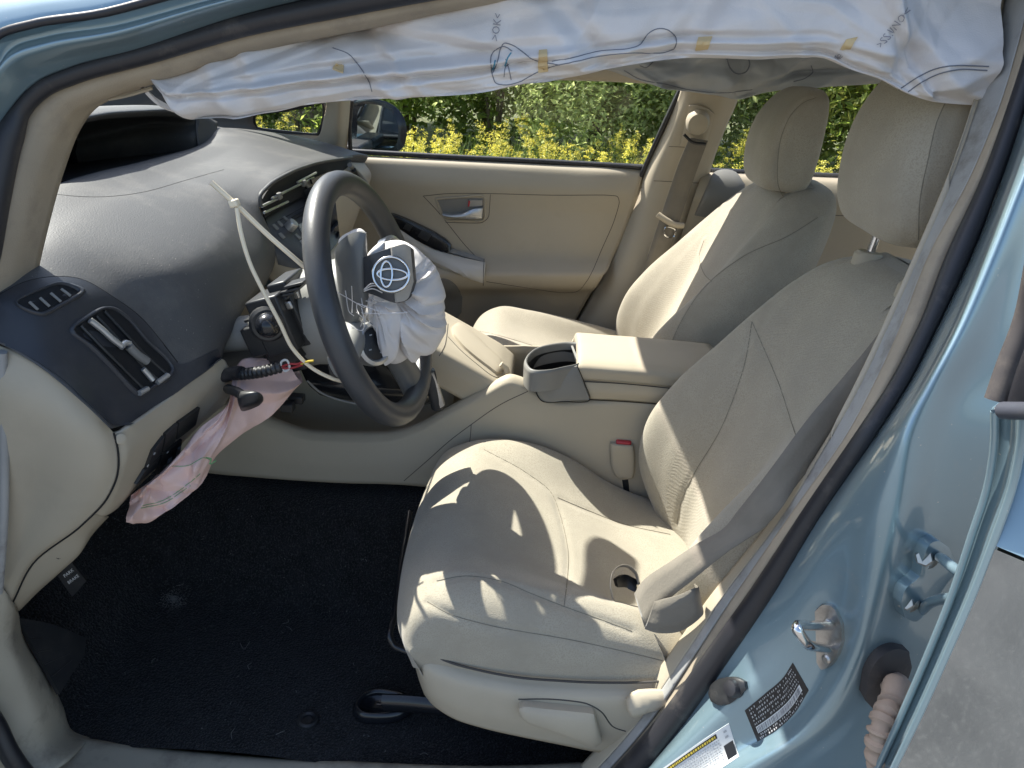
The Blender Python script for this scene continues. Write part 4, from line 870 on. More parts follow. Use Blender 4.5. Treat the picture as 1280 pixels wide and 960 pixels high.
# armrest with switches
ar = patch('armrest_front', TD, [(482, 268), (500, 282), (525, 300), (550, 314), (575, 324), (607, 332)], [(490, 300), (508, 312), (530, 324), (555, 337), (580, 345), (605, 351)], .013, M['trim_satin'], pdr, 10, 26, crown=.010)
sp_ = patch('switch_panel', TD, [(482, 266), (490, 266), (505, 271), (525, 280), (545, 290), (560, 300), (565, 306)], [(484, 272), (496, 282), (510, 292), (528, 303), (546, 312), (558, 317), (564, 314)], .017, M['black_gloss'], pdr, 8, 24, crown=.003)
TSP = bvh(sp_)
patch('window_switch', TSP, [(528, 287), (540, 293)], [(522, 295), (534, 302)], .005, M['black_plastic'], sp_, 5, 6)
patch('lock_switch', TSP, [(508, 279), (516, 283)], [(504, 285), (512, 289)], .004, M['black_plastic'], sp_, 5, 6)
patch('armrest_recess', TD, [(566, 310), (585, 318), (606, 328)], [(560, 316), (580, 324), (606, 332)], .014, M['trim_grey'], pdr, 5, 10)
seam('armrest_edge', TD, [(606, 333), (605, 350)], M['seam_dark'], pdr, .0014, off=.03)
patch('speaker_grille', TD, [(540, 352), (556, 348), (570, 356), (578, 372)], [(540, 400), (552, 405), (566, 402), (577, 390)], .004, M['trim_grey'], pdr, 8, 12, crown=.004)
# side fillet of the door towards the dash
# ---------------------------------------------------------------- passenger side rear door
rdr = empty('rear_door', (.6, .74, .3), 'closed far rear door with window seen between the two headrests', 'car door')
rr_ = [((878, 214), (1290, 232), .742), ((876, 222), (1288, 240), .722), ((868, 246), (1280, 262), .70), ((864, 258), (1276, 274), .712), ((850, 300), (1262, 320), .716), ((830, 350), (1240, 370), .70), ((806, 410), (1210, 430), .70)]
rt = surf('trim_panel', [[UY(*lerp(a, b, s), y) for s in np.linspace(0, 1, 6)] for a, b, y in rr_], M['trim_beige'], rdr, 40, 30, solid=.004)
TRD = bvh(rt)
tube('window_seal', crom([UY(884, 213, .748), UY(1000, 218, .748), UY(1280, 231, .748)], 20), .0075, M['rubber'], rdr, 8)
seam('insert_seam', TRD, [(1020, 268), (1060, 270), (1150, 276)], M['seam_dark'], rdr, .0014)
patch('sail_trim', TRD, [(884, 232), (890, 220), (902, 215), (918, 218), (930, 232)], [(868, 268), (880, 270), (896, 270), (912, 262), (928, 245)], .010, M['trim_grey'], rdr, 8, 14, crown=.006)
surf('window_glass', [[UT(884, 214, .752, 1), UT(1290, 232, .752, 1)], [UT(905, 160, .752, 1), UT(1300, 175, .752, 1)], [UT(930, 92, .752, 1), UT(1310, 100, .752, 1)]], M['window_glass'], rdr, 8, 4)
surf('far_rear_pillar', [[(1.05, .74, 1.0), (1.35, .72, 1.02)], [(1.15, .66, 1.2), (1.4, .64, 1.2)], [(1.3, .55, 1.38), (1.5, .52, 1.38)]], M['trim_beige'], rdr, 8, 6, solid=.01)
# ---------------------------------------------------------------- door mirror outside the passenger window
mr = empty('door_mirror', UY(470, 160, .95), 'dark blue door mirror outside the passenger window', 'door mirror')
ms = []
for s, d, k in ((1.02, -.012, 0), (1.10, -.004, 0), (1.12, .02, 0), (1.0, .07, 0), (.7, .11, 0), (.2, .125, 0)):
    o = [(441, 186), (440, 160), (442, 132), (450, 127), (470, 127), (490, 135), (501, 150), (503, 168), (499, 182), (490, 188), (465, 188)]
    c = np.array([470, 158]); ms.append([UY(*(c+(np.array(q)-c)*s), .93) + np.array([-d, .3*d, 0]) for q in o])
surf('housing', ms, M['black_gloss'], mr, 24, 50, cv=True, caps=True)
gl = [(444, 184), (443, 160), (445, 136), (452, 130), (470, 131), (484, 138), (492, 150), (494, 168), (490, 182), (466, 184)]
gv = [UY(*q, .925)+np.array([.010, -.006, 0]) for q in crom(gl, 40, True)]
mk('mirror_glass', gv+[np.mean(gv, 0)], [(i, (i+1) % 40, 40) for i in range(40)], M['mirror_dark'], mr, False)
box('mirror_foot', UY(446, 184, .84), (.06, .16, .03), M['black_plastic'], mr, bevel=.008)
# ---------------------------------------------------------------- centre console
cn = empty('centre_console', (-.3, 0, .3), 'beige centre console with cup holder and armrest between the seats', 'console')
Yn = -.115
topc = [(225, 498), (290, 516), (330, 530), (375, 546), (430, 550), (490, 549), (522, 539), (548, 525), (600, 496), (636, 478), (652, 482), (690, 503), (736, 503), (775, 502), (815, 505), (880, 511), (905, 514)]
botc = [(200, 580), (265, 592), (310, 596), (360, 600), (430, 604), (500, 606), (560, 612), (620, 622), (680, 636), (690, 640), (710, 645), (740, 652), (775, 660), (815, 668), (880, 684), (905, 690)]
T3 = [UY(x, y, Yn) for x, y in topc]; B3 = [UY(x, y, Yn-.012) for x, y in botc]
wall = surf('side_wall', [B3, [lerp(a, b, .5)+np.array([0, -.006, 0]) for a, b in zip(B3, T3)], [lerp(a, b, .86)+np.array([0, -.004, 0]) for a, b in zip(B3, T3)], T3, [p+np.array([0, .012, .008]) for p in T3], [p+np.array([0, .030, .004]) for p in T3], [p+np.array([0, .036, -.05]) for p in T3]], M['trim_beige'], cn, 36, 70, solid=.003)
TW = bvh(wall)
seam('panel_joint', TW, [(505, 601), (535, 575), (562, 551), (590, 530), (625, 506), (660, 489)], M['seam_dark'], cn, .0011)
seam('panel_joint', TW, [(589, 531), (588, 545), (586, 560)], M['seam_dark'], cn, .0010)
# tray under the bridge
surf('tray', [[(-.95, -.08, .50), (-.75, -.08, .515), (-.52, -.08, .535), (-.40, -.08, .57)], [(-.95, -.04, .485), (-.75, -.04, .50), (-.52, -.04, .52), (-.40, -.04, .56)], [(-.95, .06, .485), (-.75, .06, .50), (-.52, .06, .52), (-.40, .06, .56)], [(-.95, .09, .62), (-.75, .09, .62), (-.52, .09, .62), (-.40, .09, .62)], [(-.95, .095, .80), (-.75, .095, .78), (-.52, .095, .72), (-.40, .095, .70)]], M['trim_beige'], cn, 24, 20, solid=.004)
surf('far_wall', [[(-.9, .125, .36), (-.3, .125, .40), (.2, .125, .40)], [(-.9, .125, .55), (-.3, .12, .60), (.2, .12, .62)], [(-.8, .12, .60), (-.3, .115, .69), (.2, .115, .70)]], M['trim_beige'], cn, 10, 12, solid=.004)
# rear body under the armrest
rb_ = [UY(736, 499, Yn), UY(775, 501, Yn), UY(815, 504, Yn), UY(880, 510, Yn)]; rb0 = [UY(700, 640, Yn-.01), UY(760, 655, Yn-.01), UY(830, 672, Yn-.01), UY(900, 690, Yn-.01)]
up_ = [UY(664, 472, Yn), UY(700, 497, Yn)]
0 and surf('rear_wall', [[UY(640, 625, Yn-.011)]+rb0, [UY(655, 545, Yn-.008)]+[lerp(a, b, .55)+np.array([0, -.003, 0]) for a, b in zip(rb0, rb_)], [UY(668, 484, Yn-.002)]+[p+np.array([0, .004, 0]) for p in rb_]], M['trim_beige'], cn, 20, 40, solid=.003)
# bin body and lid
def yloop(xl, zl):  # rounded section across the console
    return None
def bin_rows(pxs_top, pxs_bot, y0, y1, crown):
    pass
nb = [UY(729, 476, Yn-.003), UY(770, 478, Yn-.003), UY(834, 484, Yn-.003), UY(900, 492, Yn-.003)]
bodyr = [[p for p in rb_], [lerp(a, b, .5)+np.array([0, -.004, 0]) for a, b in zip(rb_, nb)], nb]
surf('bin_side', bodyr, M['trim_beige'], cn, 10, 30, solid=.003)
lt = [UY(722, 459, Yn), UY(770, 462, Yn), UY(834, 467, Yn), UY(905, 474, Yn)]
lid_rows = [nb, [p+np.array([0, -.004, 0]) for p in lt], [p+np.array([.001, .010, .008]) for p in lt], [p+np.array([.002, .045, .012]) for p in lt], [p+np.array([.003, .09, .012]) for p in lt], [p+np.array([.002, .140, .009]) for p in lt], [p+np.array([.001, .166, .001]) for p in lt], [p+np.array([0, .172, -.05]) for p in lt]]
lid_rows = [[r[0]+np.array([.0, .0, -.0])] + r for r in lid_rows]
lid = surf('armrest_lid', [[a+np.array([.004, .018, -.06]), a+np.array([-.003, .0, -.008])]+r[1:] for a, r in zip([r[0] for r in lid_rows], lid_rows)], M['trim_beige'], cn, 34, 36, solid=.004)
# front closing face of the lid
0 and tube('lid_front_edge', crom([nb[0], lt[0]+np.array([0, -.002, 0]), lt[0]+np.array([.002, .012, .018]), lt[0]+np.array([.004, .05, .028]), lt[0]+np.array([.004, .115, .032]), lt[0]+np.array([.004, .18, .028])], 30), .0045, M['trim_grey'], cn, 8)
TLd = bvh(lid)
tube('lid_joint', crom([p+np.array([0, -.0035, 0]) for p in nb], 20), .0008, M['gap'], cn, 6)
tube('bin_joint', crom([p+np.array([0, -.002, 0]) for p in rb_], 20), .0009, M['gap'], cn, 6)
# cup holder
rim_px = [(657, 455), (660, 445), (672, 436), (692, 431), (712, 429), (728, 431), (735, 438), (730, 447), (722, 456), (705, 460), (685, 464), (666, 464)]
rim3 = np.array([UZ(x, y, .752 + .010*(x-657)/80) for x, y in rim_px]); rc = rim3.mean(0)
def rloop(s, dz): return [rc + (p-rc)*s + np.array([0, 0, dz]) for p in rim3]
cup = surf('cup_holder', [rloop(1.02, -.040), rloop(1.04, -.012), rloop(1.04, -.001), rloop(1.0, .003), rloop(.95, .001), rloop(.93, -.005), rloop(.925, -.012)], M['trim_grey'], cn, 40, 60, cv=True)
surf('cup_liner', [rloop(.935, -.006), [p+np.array([0, .012, 0]) for p in rloop(.86, -.02)], [p+np.array([0, .03, 0]) for p in rloop(.72, -.080)], [p+np.array([0, .03, 0]) for p in rloop(.2, -.082)]], M['black_plastic'], cn, 20, 50, cv=True)
plate('cup_divider', [UZ(714, 430, .756), UZ(724, 455, .760)], [UZ(716, 440, .715), UZ(724, 463, .715)], .002, M['trim_grey'], cn, 5, 8)
cs = plate('cup_surround', [UY(660, 466, Yn-.004), UY(682, 466, Yn-.006), UY(702, 462, Yn-.006), UY(721, 457, Yn-.004)], [UY(676, 500, Yn-.006), UY(690, 502, Yn-.010), UY(712, 500, Yn-.010), UY(737, 499, Yn-.006)], .003, M['trim_grey'], cn, 10, 16, crown=.004)
tube('surround_joint', crom([UY(661, 468, Yn-.008), UY(669, 488, Yn-.010), UY(677, 501, Yn-.011), UY(705, 502, Yn-.014), UY(737, 500, Yn-.010), UY(731, 480, Yn-.009), UY(722, 458, Yn-.008)], 40), .0009, M['gap'], cn, 6)
# bridge from the centre stack down to the console, with a padded lid
ST = [(-.748, 1.0), (-.722, .975), (-.68, .935), (-.60, .870), (-.50, .808), (-.42, .768), (-.35, .733), (-.295, .703), (-.272, .680), (-.275, .655)]
srow = []
for y, dz, dx in ((-.098, -.075, -.01), (-.104, -.03, 0), (-.098, -.006, 0), (-.08, .0, 0), (0, .004, 0), (.08, .0, 0), (.10, -.02, 0)):
    srow.append([(x+dx, y*(1.0 if x > -.6 else 1.0+.35*min(1, (-.6-x)/.12)), z+dz) for x, z in ST])
stack = surf('bridge', srow, M['trim_beige'], cn, 40, 60, solid=.004)
TSt = bvh(stack)
patch('bridge_lid', TSt, [(564, 411), (572, 405), (590, 418), (610, 437), (624, 450), (628, 458)], [(566, 420), (578, 434), (594, 448), (610, 460), (620, 467), (627, 466)], .005, M['trim_beige'], cn, 10, 18, crown=.004)
seam('bridge_joint', TSt, [(560, 421), (576, 438), (596, 455), (616, 470), (630, 474)], M['seam_dark'], cn, .0012)
seam('bridge_joint', TSt, [(560, 405), (559, 415), (556, 432), (549, 445)], M['seam_dark'], cn, .0012)
tube('lid_catch', crom([UY(626, 455, -.06), UY(632, 460, -.06), UY(634, 467, -.065)], 8), .006, M['trim_beige'], cn, 8)
# ---------------------------------------------------------------- dashboard
ds = empty('dashboard', (-.9, 0, .8), 'grey dashboard with beige lower panel and sunken central display', 'dashboard')
PROF = {-0.655: [(-1.3, 0.95), (-1.15, 0.965), (-0.98, 0.98), (-0.94, 0.983), (-0.9, 0.985), (-0.825, 0.974), (-0.771, 0.945), (-0.73, 0.905), (-0.704, 0.874)],
 -0.63: [(-1.3, 0.97), (-1.15, 0.985), (-0.98, 1.0), (-0.92, 1.005), (-0.87, 1.008), (-0.805, 0.995), (-0.77, 0.955), (-0.735, 0.9), (-0.715, 0.86)],
 -0.58: [(-1.32, 0.98), (-1.15, 0.995), (-0.98, 1.02), (-0.92, 1.024), (-0.85, 1.024), (-0.785, 1.0), (-0.755, 0.95), (-0.728, 0.88), (-0.712, 0.845)],
 -0.5: [(-1.34, 0.99), (-1.15, 0.96), (-0.99, 1.02), (-0.92, 1.03), (-0.84, 1.032), (-0.765, 0.985), (-0.735, 0.93), (-0.715, 0.88), (-0.697, 0.85)],
 -0.42: [(-1.38, 0.9), (-1.15, 0.91), (-0.985, 1.0), (-0.948, 1.05), (-0.86, 1.045), (-0.725, 0.985), (-0.692, 0.93), (-0.678, 0.885), (-0.68, 0.859)],
 -0.3: [(-1.38, 0.9), (-1.15, 0.91), (-0.985, 0.955), (-0.948, 1.06), (-0.86, 1.05), (-0.715, 0.99), (-0.683, 0.94), (-0.68, 0.905), (-0.715, 0.88)],
 -0.2: [(-1.38, 0.9), (-1.15, 0.91), (-0.985, 0.955), (-0.948, 1.06), (-0.86, 1.05), (-0.735, 1.005), (-0.685, 0.945), (-0.69, 0.9), (-0.73, 0.88)],
 -0.138: [(-1.38, 0.9), (-1.15, 0.91), (-0.985, 0.955), (-0.948, 1.058), (-0.86, 1.049), (-0.765, 1.032), (-0.718, 1.002), (-0.695, 0.93), (-0.73, 0.88)],
 -0.12: [(-1.38, 0.899), (-1.15, 0.909), (-0.985, 0.954), (-0.948, 1.057), (-0.86, 1.0505), (-0.765, 1.031), (-0.722, 1.011), (-0.728, 1.001), (-0.737, 0.989)],
 0.0: [(-1.38, 0.899), (-1.15, 0.909), (-0.985, 0.954), (-0.948, 1.054), (-0.86, 1.0515), (-0.765, 1.044), (-0.722, 1.037), (-0.728, 1.025), (-0.737, 1.013)],
 0.12: [(-1.38, 0.899), (-1.15, 0.909), (-0.985, 0.954), (-0.948, 1.052), (-0.86, 1.0545), (-0.765, 1.044), (-0.722, 1.035), (-0.728, 1.023), (-0.737, 1.011)],
 0.28: [(-1.4, 0.999), (-1.15, 1.039), (-1.0, 1.069), (-0.94, 1.065), (-0.88, 1.057), (-0.765, 1.033), (-0.722, 1.023), (-0.728, 1.011), (-0.737, 0.999)],
 0.42: [(-1.38, 0.999), (-1.15, 1.039), (-1.0, 1.057), (-0.94, 1.052), (-0.88, 1.044), (-0.765, 1.021), (-0.722, 1.009), (-0.728, 0.997), (-0.737, 0.985)],
 0.58: [(-1.34, 0.989), (-1.15, 1.019), (-1.0, 1.033), (-0.94, 1.032), (-0.88, 1.029), (-0.765, 1.009), (-0.722, 0.994), (-0.728, 0.982), (-0.737, 0.97)],
 0.68: [(-1.3, 0.979), (-1.15, 0.989), (-1.0, 0.999), (-0.94, 0.999), (-0.88, 0.999), (-0.765, 0.984), (-0.722, 0.977), (-0.728, 0.964), (-0.737, 0.952)]}
pad = surf('dash_pad', [[(x, y, z) for x, z in p] for y, p in PROF.items()], M['dash_pad'], ds, 150, 110, solid=.0008)
TDp = TDD = bvh(pad)
seam('pad_seam', TDD, [(46, 238), (80, 244), (130, 246), (180, 240), (230, 226), (280, 212)], M['seam_dark'], ds, .0007)
# central display hood: cavity with a visor
hood_px = [(50, 232), (58, 205), (74, 168), (95, 152), (130, 143), (180, 139), (215, 138), (238, 141), (250, 148), (247, 165), (250, 186)]
hx = -.955
rim = [UX(x, y, hx) for x, y in hood_px]; rim = np.array([rim[0]+np.array([-.01, 0, -.12])]+rim+[rim[-1]+np.array([-.01, 0, -.12])]); cen = np.array([hx, rim[:, 1].mean(), 1.035])
def hl_(dx, s, dz): return [np.array([p[0]+dx, cen[1]+(p[1]-cen[1])*s, 1.03+(p[2]-1.03)*s+dz]) for p in rim]
hood = surf('display_hood', [hl_(-.42, .70, -.30), hl_(-.34, .80, -.075), hl_(-.22, .92, -.022), hl_(-.10, 1.00, .0), hl_(-.02, 1.02, .004), hl_(.0, 1.0, .0), hl_(-.012, .965, -.006), hl_(-.10, .95, -.012), hl_(-.24, .80, -.04)], M['dash_pad'], ds, 40, 50)
b0, b1_, b2_, b3_ = hl_(-.24, .80, -.04)[1], hl_(-.24, .80, -.04)[-2], rim[1], rim[-2]
surf('hood_floor', [[p+np.array([0, 0, .004]) for p in (b0, lerp(b0, b1_, .5), b1_)], [p+np.array([0, 0, .002]) for p in (lerp(b0, b2_, .6), lerp(lerp(b0, b1_, .5), lerp(b2_, b3_, .5), .6), lerp(b1_, b3_, .6))], [b2_, lerp(b2_, b3_, .5)+np.array([0, 0, -.002]), b3_]], M['black_plastic'], ds, 12, 14)
bw = hl_(-.235, .80, -.04); cc_ = np.mean(bw, 0)
mk('display_screen', bw+[cc_], [(i, i+1, len(bw)) for i in range(len(bw)-1)] + [(len(bw)-1, 0, len(bw))], M['black_gloss'], ds, False)
surf('hood_fairing', [[UX(246, 142, -.96), UX(258, 146, -.97), UX(272, 152, -.98)], [UX(246, 164, -.955), UX(256, 170, -.955), UX(272, 172, -.955)], [UX(249, 187, -.95), UX(262, 188, -.945), UX(278, 190, -.94)]], M['dash_pad'], ds, 10, 12, solid=.003)
# left vents panel: frame, slats
vp = patch('vent_panel', TDp, [(-8, 374), (30, 354), (67, 347), (101, 350), (144, 374), (175, 397), (201, 427), (222, 454), (272, 436)], [(-8, 428), (20, 438), (50, 455), (80, 476), (105, 500), (125, 518), (140, 531), (162, 531), (276, 449)], .0012, M['dash_panel'], ds, 26, 60, edge=.0005)
TV = bvh(vp)
seam('panel_seam', TDp, [(0, 368), (30, 353), (67, 346), (101, 349), (144, 373), (175, 396), (201, 426), (222, 453)], M['gap'], ds, .0012, n=50)
def vent(name, outer, inner, slats, knob, par):
    """frame ring standing proud of a dark well, slats inside"""
    n = 48; O, I = crom(outer, n, True), crom(inner, n, True); rows = []
    for P_, o in ((O, -.001), (lerp(O, I, .35), .004), (lerp(O, I, .8), .004), (I, .0015), (I, -.001)):
        rows.append(drape(TV, P_, 0, o)[0])
    fr_ = mk(name, np.array(rows).reshape(-1, 3), grid_faces(5, n, False, True), M['dash_panel'], par, True)
    w_ = drape(TV, I, 0, .0012)[0]; c = hit(TV, *np.mean(I, 0)); cpt = c[0]+c[1]*.0012
    mk('vent_well', np.vstack([w_, cpt]), [(i, (i+1) % n, n) for i in range(n)], M['void_black'], fr_, False)
    for s in slats:
        p, nn = drape(TV, s, 12, .0028); tube('slat', p, .0022, M['black_plastic'], fr_, 6, nrm=nn)
    return fr_
v1 = vent('side_vent', [(18, 379), (40, 366), (72, 354), (90, 356), (108, 364), (104, 370), (80, 383), (56, 396), (44, 394)], [(22, 380), (42, 368), (74, 357), (88, 360), (97, 366), (88, 372), (70, 382), (50, 391), (44, 390)], [], None, ds)
for s in ([(36, 380), (46, 389)], [(49, 375), (60, 385)], [(62, 369), (74, 379)], [(75, 364), (86, 372)]):
    p, nn = drape(TV, s, 8, .004); tube('slat', p, .0016, M['trim_grey'], v1, 6)
v2 = vent('main_vent', [(86, 412), (105, 395), (128, 383), (142, 384), (160, 396), (185, 424), (210, 446), (219, 462), (214, 474), (195, 484), (174, 497), (166, 492), (140, 464), (112, 436)], [(91, 413), (108, 400), (128, 388), (140, 388), (158, 400), (182, 428), (206, 450), (213, 462), (208, 470), (192, 480), (174, 491), (168, 487), (143, 461), (116, 433)],
          [[(99, 408), (130, 440), (160, 470), (176, 486)], [(118, 396), (150, 430), (178, 460), (196, 476)], [(128, 390), (160, 424), (188, 452), (206, 468)]], None, ds)
for s, r in (([(108, 402), (122, 413), (134, 424), (147, 434)], .0038), ([(156, 434), (166, 444), (179, 453)], .0055), ([(174, 462), (181, 470), (187, 477)], .0035), ([(146, 435), (152, 430), (157, 431)], .004)):
    p, nn = drape(TV, s, 10, .006); tube('vent_louvre', p, r, M['trim_silver'] if r < .005 else M['trim_grey'], v2, 8, nrm=nn)
for s in ([(170, 493), (181, 487)], [(193, 480), (207, 470)]):
    p, nn = drape(TV, s, 6, .005); tube('vent_clip', p, .0035, M['trim_silver'], v2, 6)
# end cap of the dash, next to the door opening
ec = [[(-40, 416, -.652), (0, 432, -.652), (40, 450, -.65), (90, 487, -.645), (124, 519, -.64), (142, 541, -.632)], [(-40, 470, -.668), (0, 480, -.668), (50, 505, -.662), (100, 535, -.655), (130, 553, -.645), (147, 562, -.632)], [(-40, 540, -.668), (0, 548, -.668), (45, 565, -.658), (95, 580, -.654), (128, 588, -.645), (147, 590, -.632)],
      [(-40, 620, -.662), (0, 620, -.662), (40, 620, -.65), (80, 622, -.648), (112, 624, -.642), (134, 622, -.632)], [(-40, 690, -.658), (-10, 690, -.658), (20, 680, -.648), (50, 670, -.645), (78, 666, -.64), (100, 658, -.632)], [(-50, 730, -.656), (-20, 725, -.656), (5, 715, -.648), (22, 708, -.645), (34, 706, -.64), (42, 703, -.632)], [(-60, 775, -.655), (-30, 770, -.655), (-12, 764, -.648), (2, 760, -.645), (10, 757, -.64), (16, 752, -.632)]]
endc = surf('end_cap', [[UY(*q) for q in r] for r in ec], M['trim_beige'], ds, 44, 40, solid=.004)
sm = [UY(*r[-1])+np.array([.001, -.001, 0]) for r in ec]; tube('end_cap_joint', crom(sm, 50), .0011, M['gap'], ds, 6)
# beige lower panel and its lower lip
lpn = [[(142, 541, -.63), (150, 539, -.625), (162, 533, -.615), (200, 506, -.55), (240, 476, -.48), (279, 449, -.42), (287, 462, -.405)], [(147, 562, -.632), (158, 562, -.625), (176, 552, -.60), (212, 524, -.54), (250, 492, -.47), (287, 466, -.412), (293, 478, -.40)], [(148, 590, -.632), (154, 592, -.625), (170, 585, -.60), (205, 556, -.54), (242, 522, -.47), (280, 490, -.42), (291, 490, -.40)],
       [(134, 624, -.632), (141, 625, -.625), (157, 619, -.60), (180, 598, -.55), (222, 556, -.49), (262, 516, -.44), (286, 498, -.41)], [(118, 642, -.632), (130, 645, -.62), (144, 638, -.60), (166, 615, -.56), (210, 572, -.50), (252, 530, -.45), (282, 505, -.415)]]
low = surf('lower_panel', [[UY(*q) for q in r] for r in lpn], M['trim_beige'], ds, 40, 50, solid=.005)
TLo = bvh(low)
lip = [[(118, 642, -.632), (100, 659, -.632), (72, 678, -.632), (42, 704, -.632), (26, 725, -.632), (16, 753, -.632)], [(130, 645, -.61), (112, 664, -.61), (98, 688, -.61), (74, 710, -.61), (45, 735, -.61), (22, 760, -.61)], [(136, 646, -.57), (116, 668, -.57), (100, 692, -.57), (76, 715, -.57), (48, 740, -.57), (24, 764, -.57)]]
surf('lower_lip', [[UY(*q) for q in r] for r in lip], M['trim_beige'], ds, 16, 40, solid=.004)
sl_ = [UY(68, 694, -.622), UY(74, 698, -.618), UY(76, 684, -.618)]; tube('lip_slot', crom(sl_, 8), .0015, M['seam_dark'], ds, 6)
p, n = hit(TLo, 150, 548); lathe('trim_screw', [(.0065, 0), (.0065, .003), (.004, .004), (.0005, .0035)], p, n, M['trim_beige'], ds, 12)
# switch bank
SWB = [([(179, 590), (189, 563), (202, 548)], [(165, 603), (180, 591), (192, 578)], 'x')]
def swq(name, q, h=.004):
    return patch(name, TLo, [q[0], q[1]], [q[3], q[2]], h, M['black_plastic'], ds, 5, 6, autosmooth=30)
bz = swq('switch', [(188, 562), (202, 544), (198, 566), (180, 584)]); swq('switch', [(178, 586), (197, 568), (193, 582), (167, 604)]); swq('switch', [(204, 541), (219, 528), (216, 550), (200, 564)]); swq('switch', [(220, 527), (247, 508), (242, 530), (218, 548)]); swq('switch', [(200, 567), (225, 548), (221, 574), (193, 591)])
for (x, y, s) in ((189, 565, 2.6), (181, 580, 2.6), (206, 563, 2.6), (208, 573, 2.2)):
    p, n = hit(TLo, x, y); 
    if p is not None: lathe('switch_icon', [(.0016*s/2.2, .0042), (.0016*s/2.2, .0048), (.0003, .0048)], p, n, M['label_grey'], ds, 8)
# under-dash darkness, drawn as a black sheet
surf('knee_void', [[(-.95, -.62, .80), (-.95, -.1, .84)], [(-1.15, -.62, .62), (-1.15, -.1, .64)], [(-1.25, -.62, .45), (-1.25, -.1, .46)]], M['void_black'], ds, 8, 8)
# passenger fascia
surf('passenger_fascia', [[(-.728, .11, 1.022), (-.728, .30, 1.008), (-.728, .48, .99), (-.728, .66, .962)], [(-.70, .11, .985), (-.70, .30, .975), (-.70, .48, .96), (-.71, .66, .935)], [(-.69, .11, .90), (-.69, .30, .90), (-.70, .48, .89), (-.73, .66, .87)], [(-.74, .11, .76), (-.74, .30, .76), (-.75, .48, .76), (-.78, .66, .76)], [(-.85, .11, .62), (-.85, .30, .62), (-.85, .48, .62), (-.88, .66, .62)]], M['trim_beige'], ds, 24, 24, solid=.004)
tube('fascia_vent', crom([UX(442, 212, -.70), UX(448, 222, -.70), UX(456, 234, -.70), (UX(464, 250, -.70))], 10), .006, M['black_plastic'], ds, 8)
# centre vents and audio panel on the stack
cp2 = patch('centre_panel', TSt, [(328, 266), (345, 255), (365, 245), (385, 236), (400, 228), (414, 222)], [(348, 330), (362, 334), (380, 336), (396, 330), (410, 318), (424, 300)], .003, M['dash_panel'], ds, 18, 24)
TCp = bvh(cp2)
cv = []
vt = [UX(326, 250, -.722), UX(336, 234, -.722), UX(360, 219, -.722), UX(392, 207, -.722), UX(424, 201, -.722), UX(438, 200, -.722)]
vb = [UX(330, 272, -.715), UX(345, 262, -.715), UX(368, 250, -.715), UX(396, 236, -.715), UX(420, 220, -.715), UX(438, 206, -.715)]
plate('centre_vent', vt, vb, .002, M['void_black'], ds, 6, 24)
tube('vent_hood', crom([UX(326, 258, -.712), UX(325, 246, -.712), UX(336, 232, -.712), UX(360, 217, -.712), UX(392, 205, -.712), UX(424, 199, -.712), UX(440, 197, -.712)], 40), .0035, M['dash_pad'], ds, 8)
for a, b in (((327, 258), (352, 246)), ((340, 248), (372, 232)), ((356, 240), (392, 222)), ((330, 266), (360, 252)), ((372, 228), (395, 216))):
    tube('vent_louvre', [UX(*a, -.712), UX(*b, -.712)], .0024, M['trim_silver'], ds, 6)
for q in ((349, 245), (380, 229)): box('vent_tab', UX(*q, -.709), (.008, .014, .012), M['trim_grey'], ds, bevel=.002)
plate('clock_window', [UX(388, 224, -.708), UX(412, 214, -.708)], [UX(390, 230, -.706), UX(414, 220, -.706)], .002, M['black_gloss'], ds, 3, 6)
tube('stack_edge', crom([UX(437, 206, -.705), UX(452, 222, -.70), UX(464, 240, -.69), UX(476, 262, -.68)], 12), .006, M['trim_grey'], ds, 8)
patch('audio_screen', TCp, [(372, 282), (395, 270)], [(385, 305), (405, 292)], .003, M['screen_grey'], cp2, 5, 6)
patch('disc_slot', TCp, [(364, 272), (392, 256)], [(366, 276), (394, 260)], .002, M['void_black'], cp2, 3, 8)
p, n = hit(TCp, 361, 285); lathe('audio_knob', [(.010, 0), (.010, .012), (.0085, .016), (.0005, .0165)], p, n, M['trim_silver'], cp2, 18)
for q in ((344, 284), (350, 280), (357, 274), (352, 295), (372, 296), (378, 304), (384, 312)):
    p, n = hit(TCp, *q)
    if p is not None: box('audio_button', p, (.010, .012, .004), M['trim_grey'], cp2, rot=basis(n), bevel=.001)
seam('panel_joint', TCp, [(345, 278), (370, 264), (395, 250)], M['gap'], ds, .0010)
# ---------------------------------------------------------------- steering wheel
WC = np.array([-.481, -.305, .921]); WT = R_(20); WY = R_(-3)
def rz(v, a): c, s = math.cos(a), math.sin(a); return np.array([c*v[0]-s*v[1], s*v[0]+c*v[1], v[2]])
wu = rz(np.array([-math.sin(WT), 0, math.cos(WT)]), WY); wn = rz(np.array([math.cos(WT), 0, math.sin(WT)]), WY); ws_ = rz(np.array([0, 1.0, 0]), WY)
def wp(s, u, n=0): return WC + ws_*s + wu*u + wn*n        # s towards the passenger, u up, n towards the driver
sw_ = empty('steering_wheel', WC, 'dark grey leather steering wheel with burst airbag hub', 'steering wheel')
ring_ = []
for a in np.linspace(0, 2*math.pi, 96, endpoint=False):
    c, s = math.cos(a), math.sin(a); r = .180*(1-.05*max(0, -c)**4); ring_.append(wp(r*s, r*c))
tube('rim', ring_, .0180, M['rim_leather'], sw_, 18, closed=True)
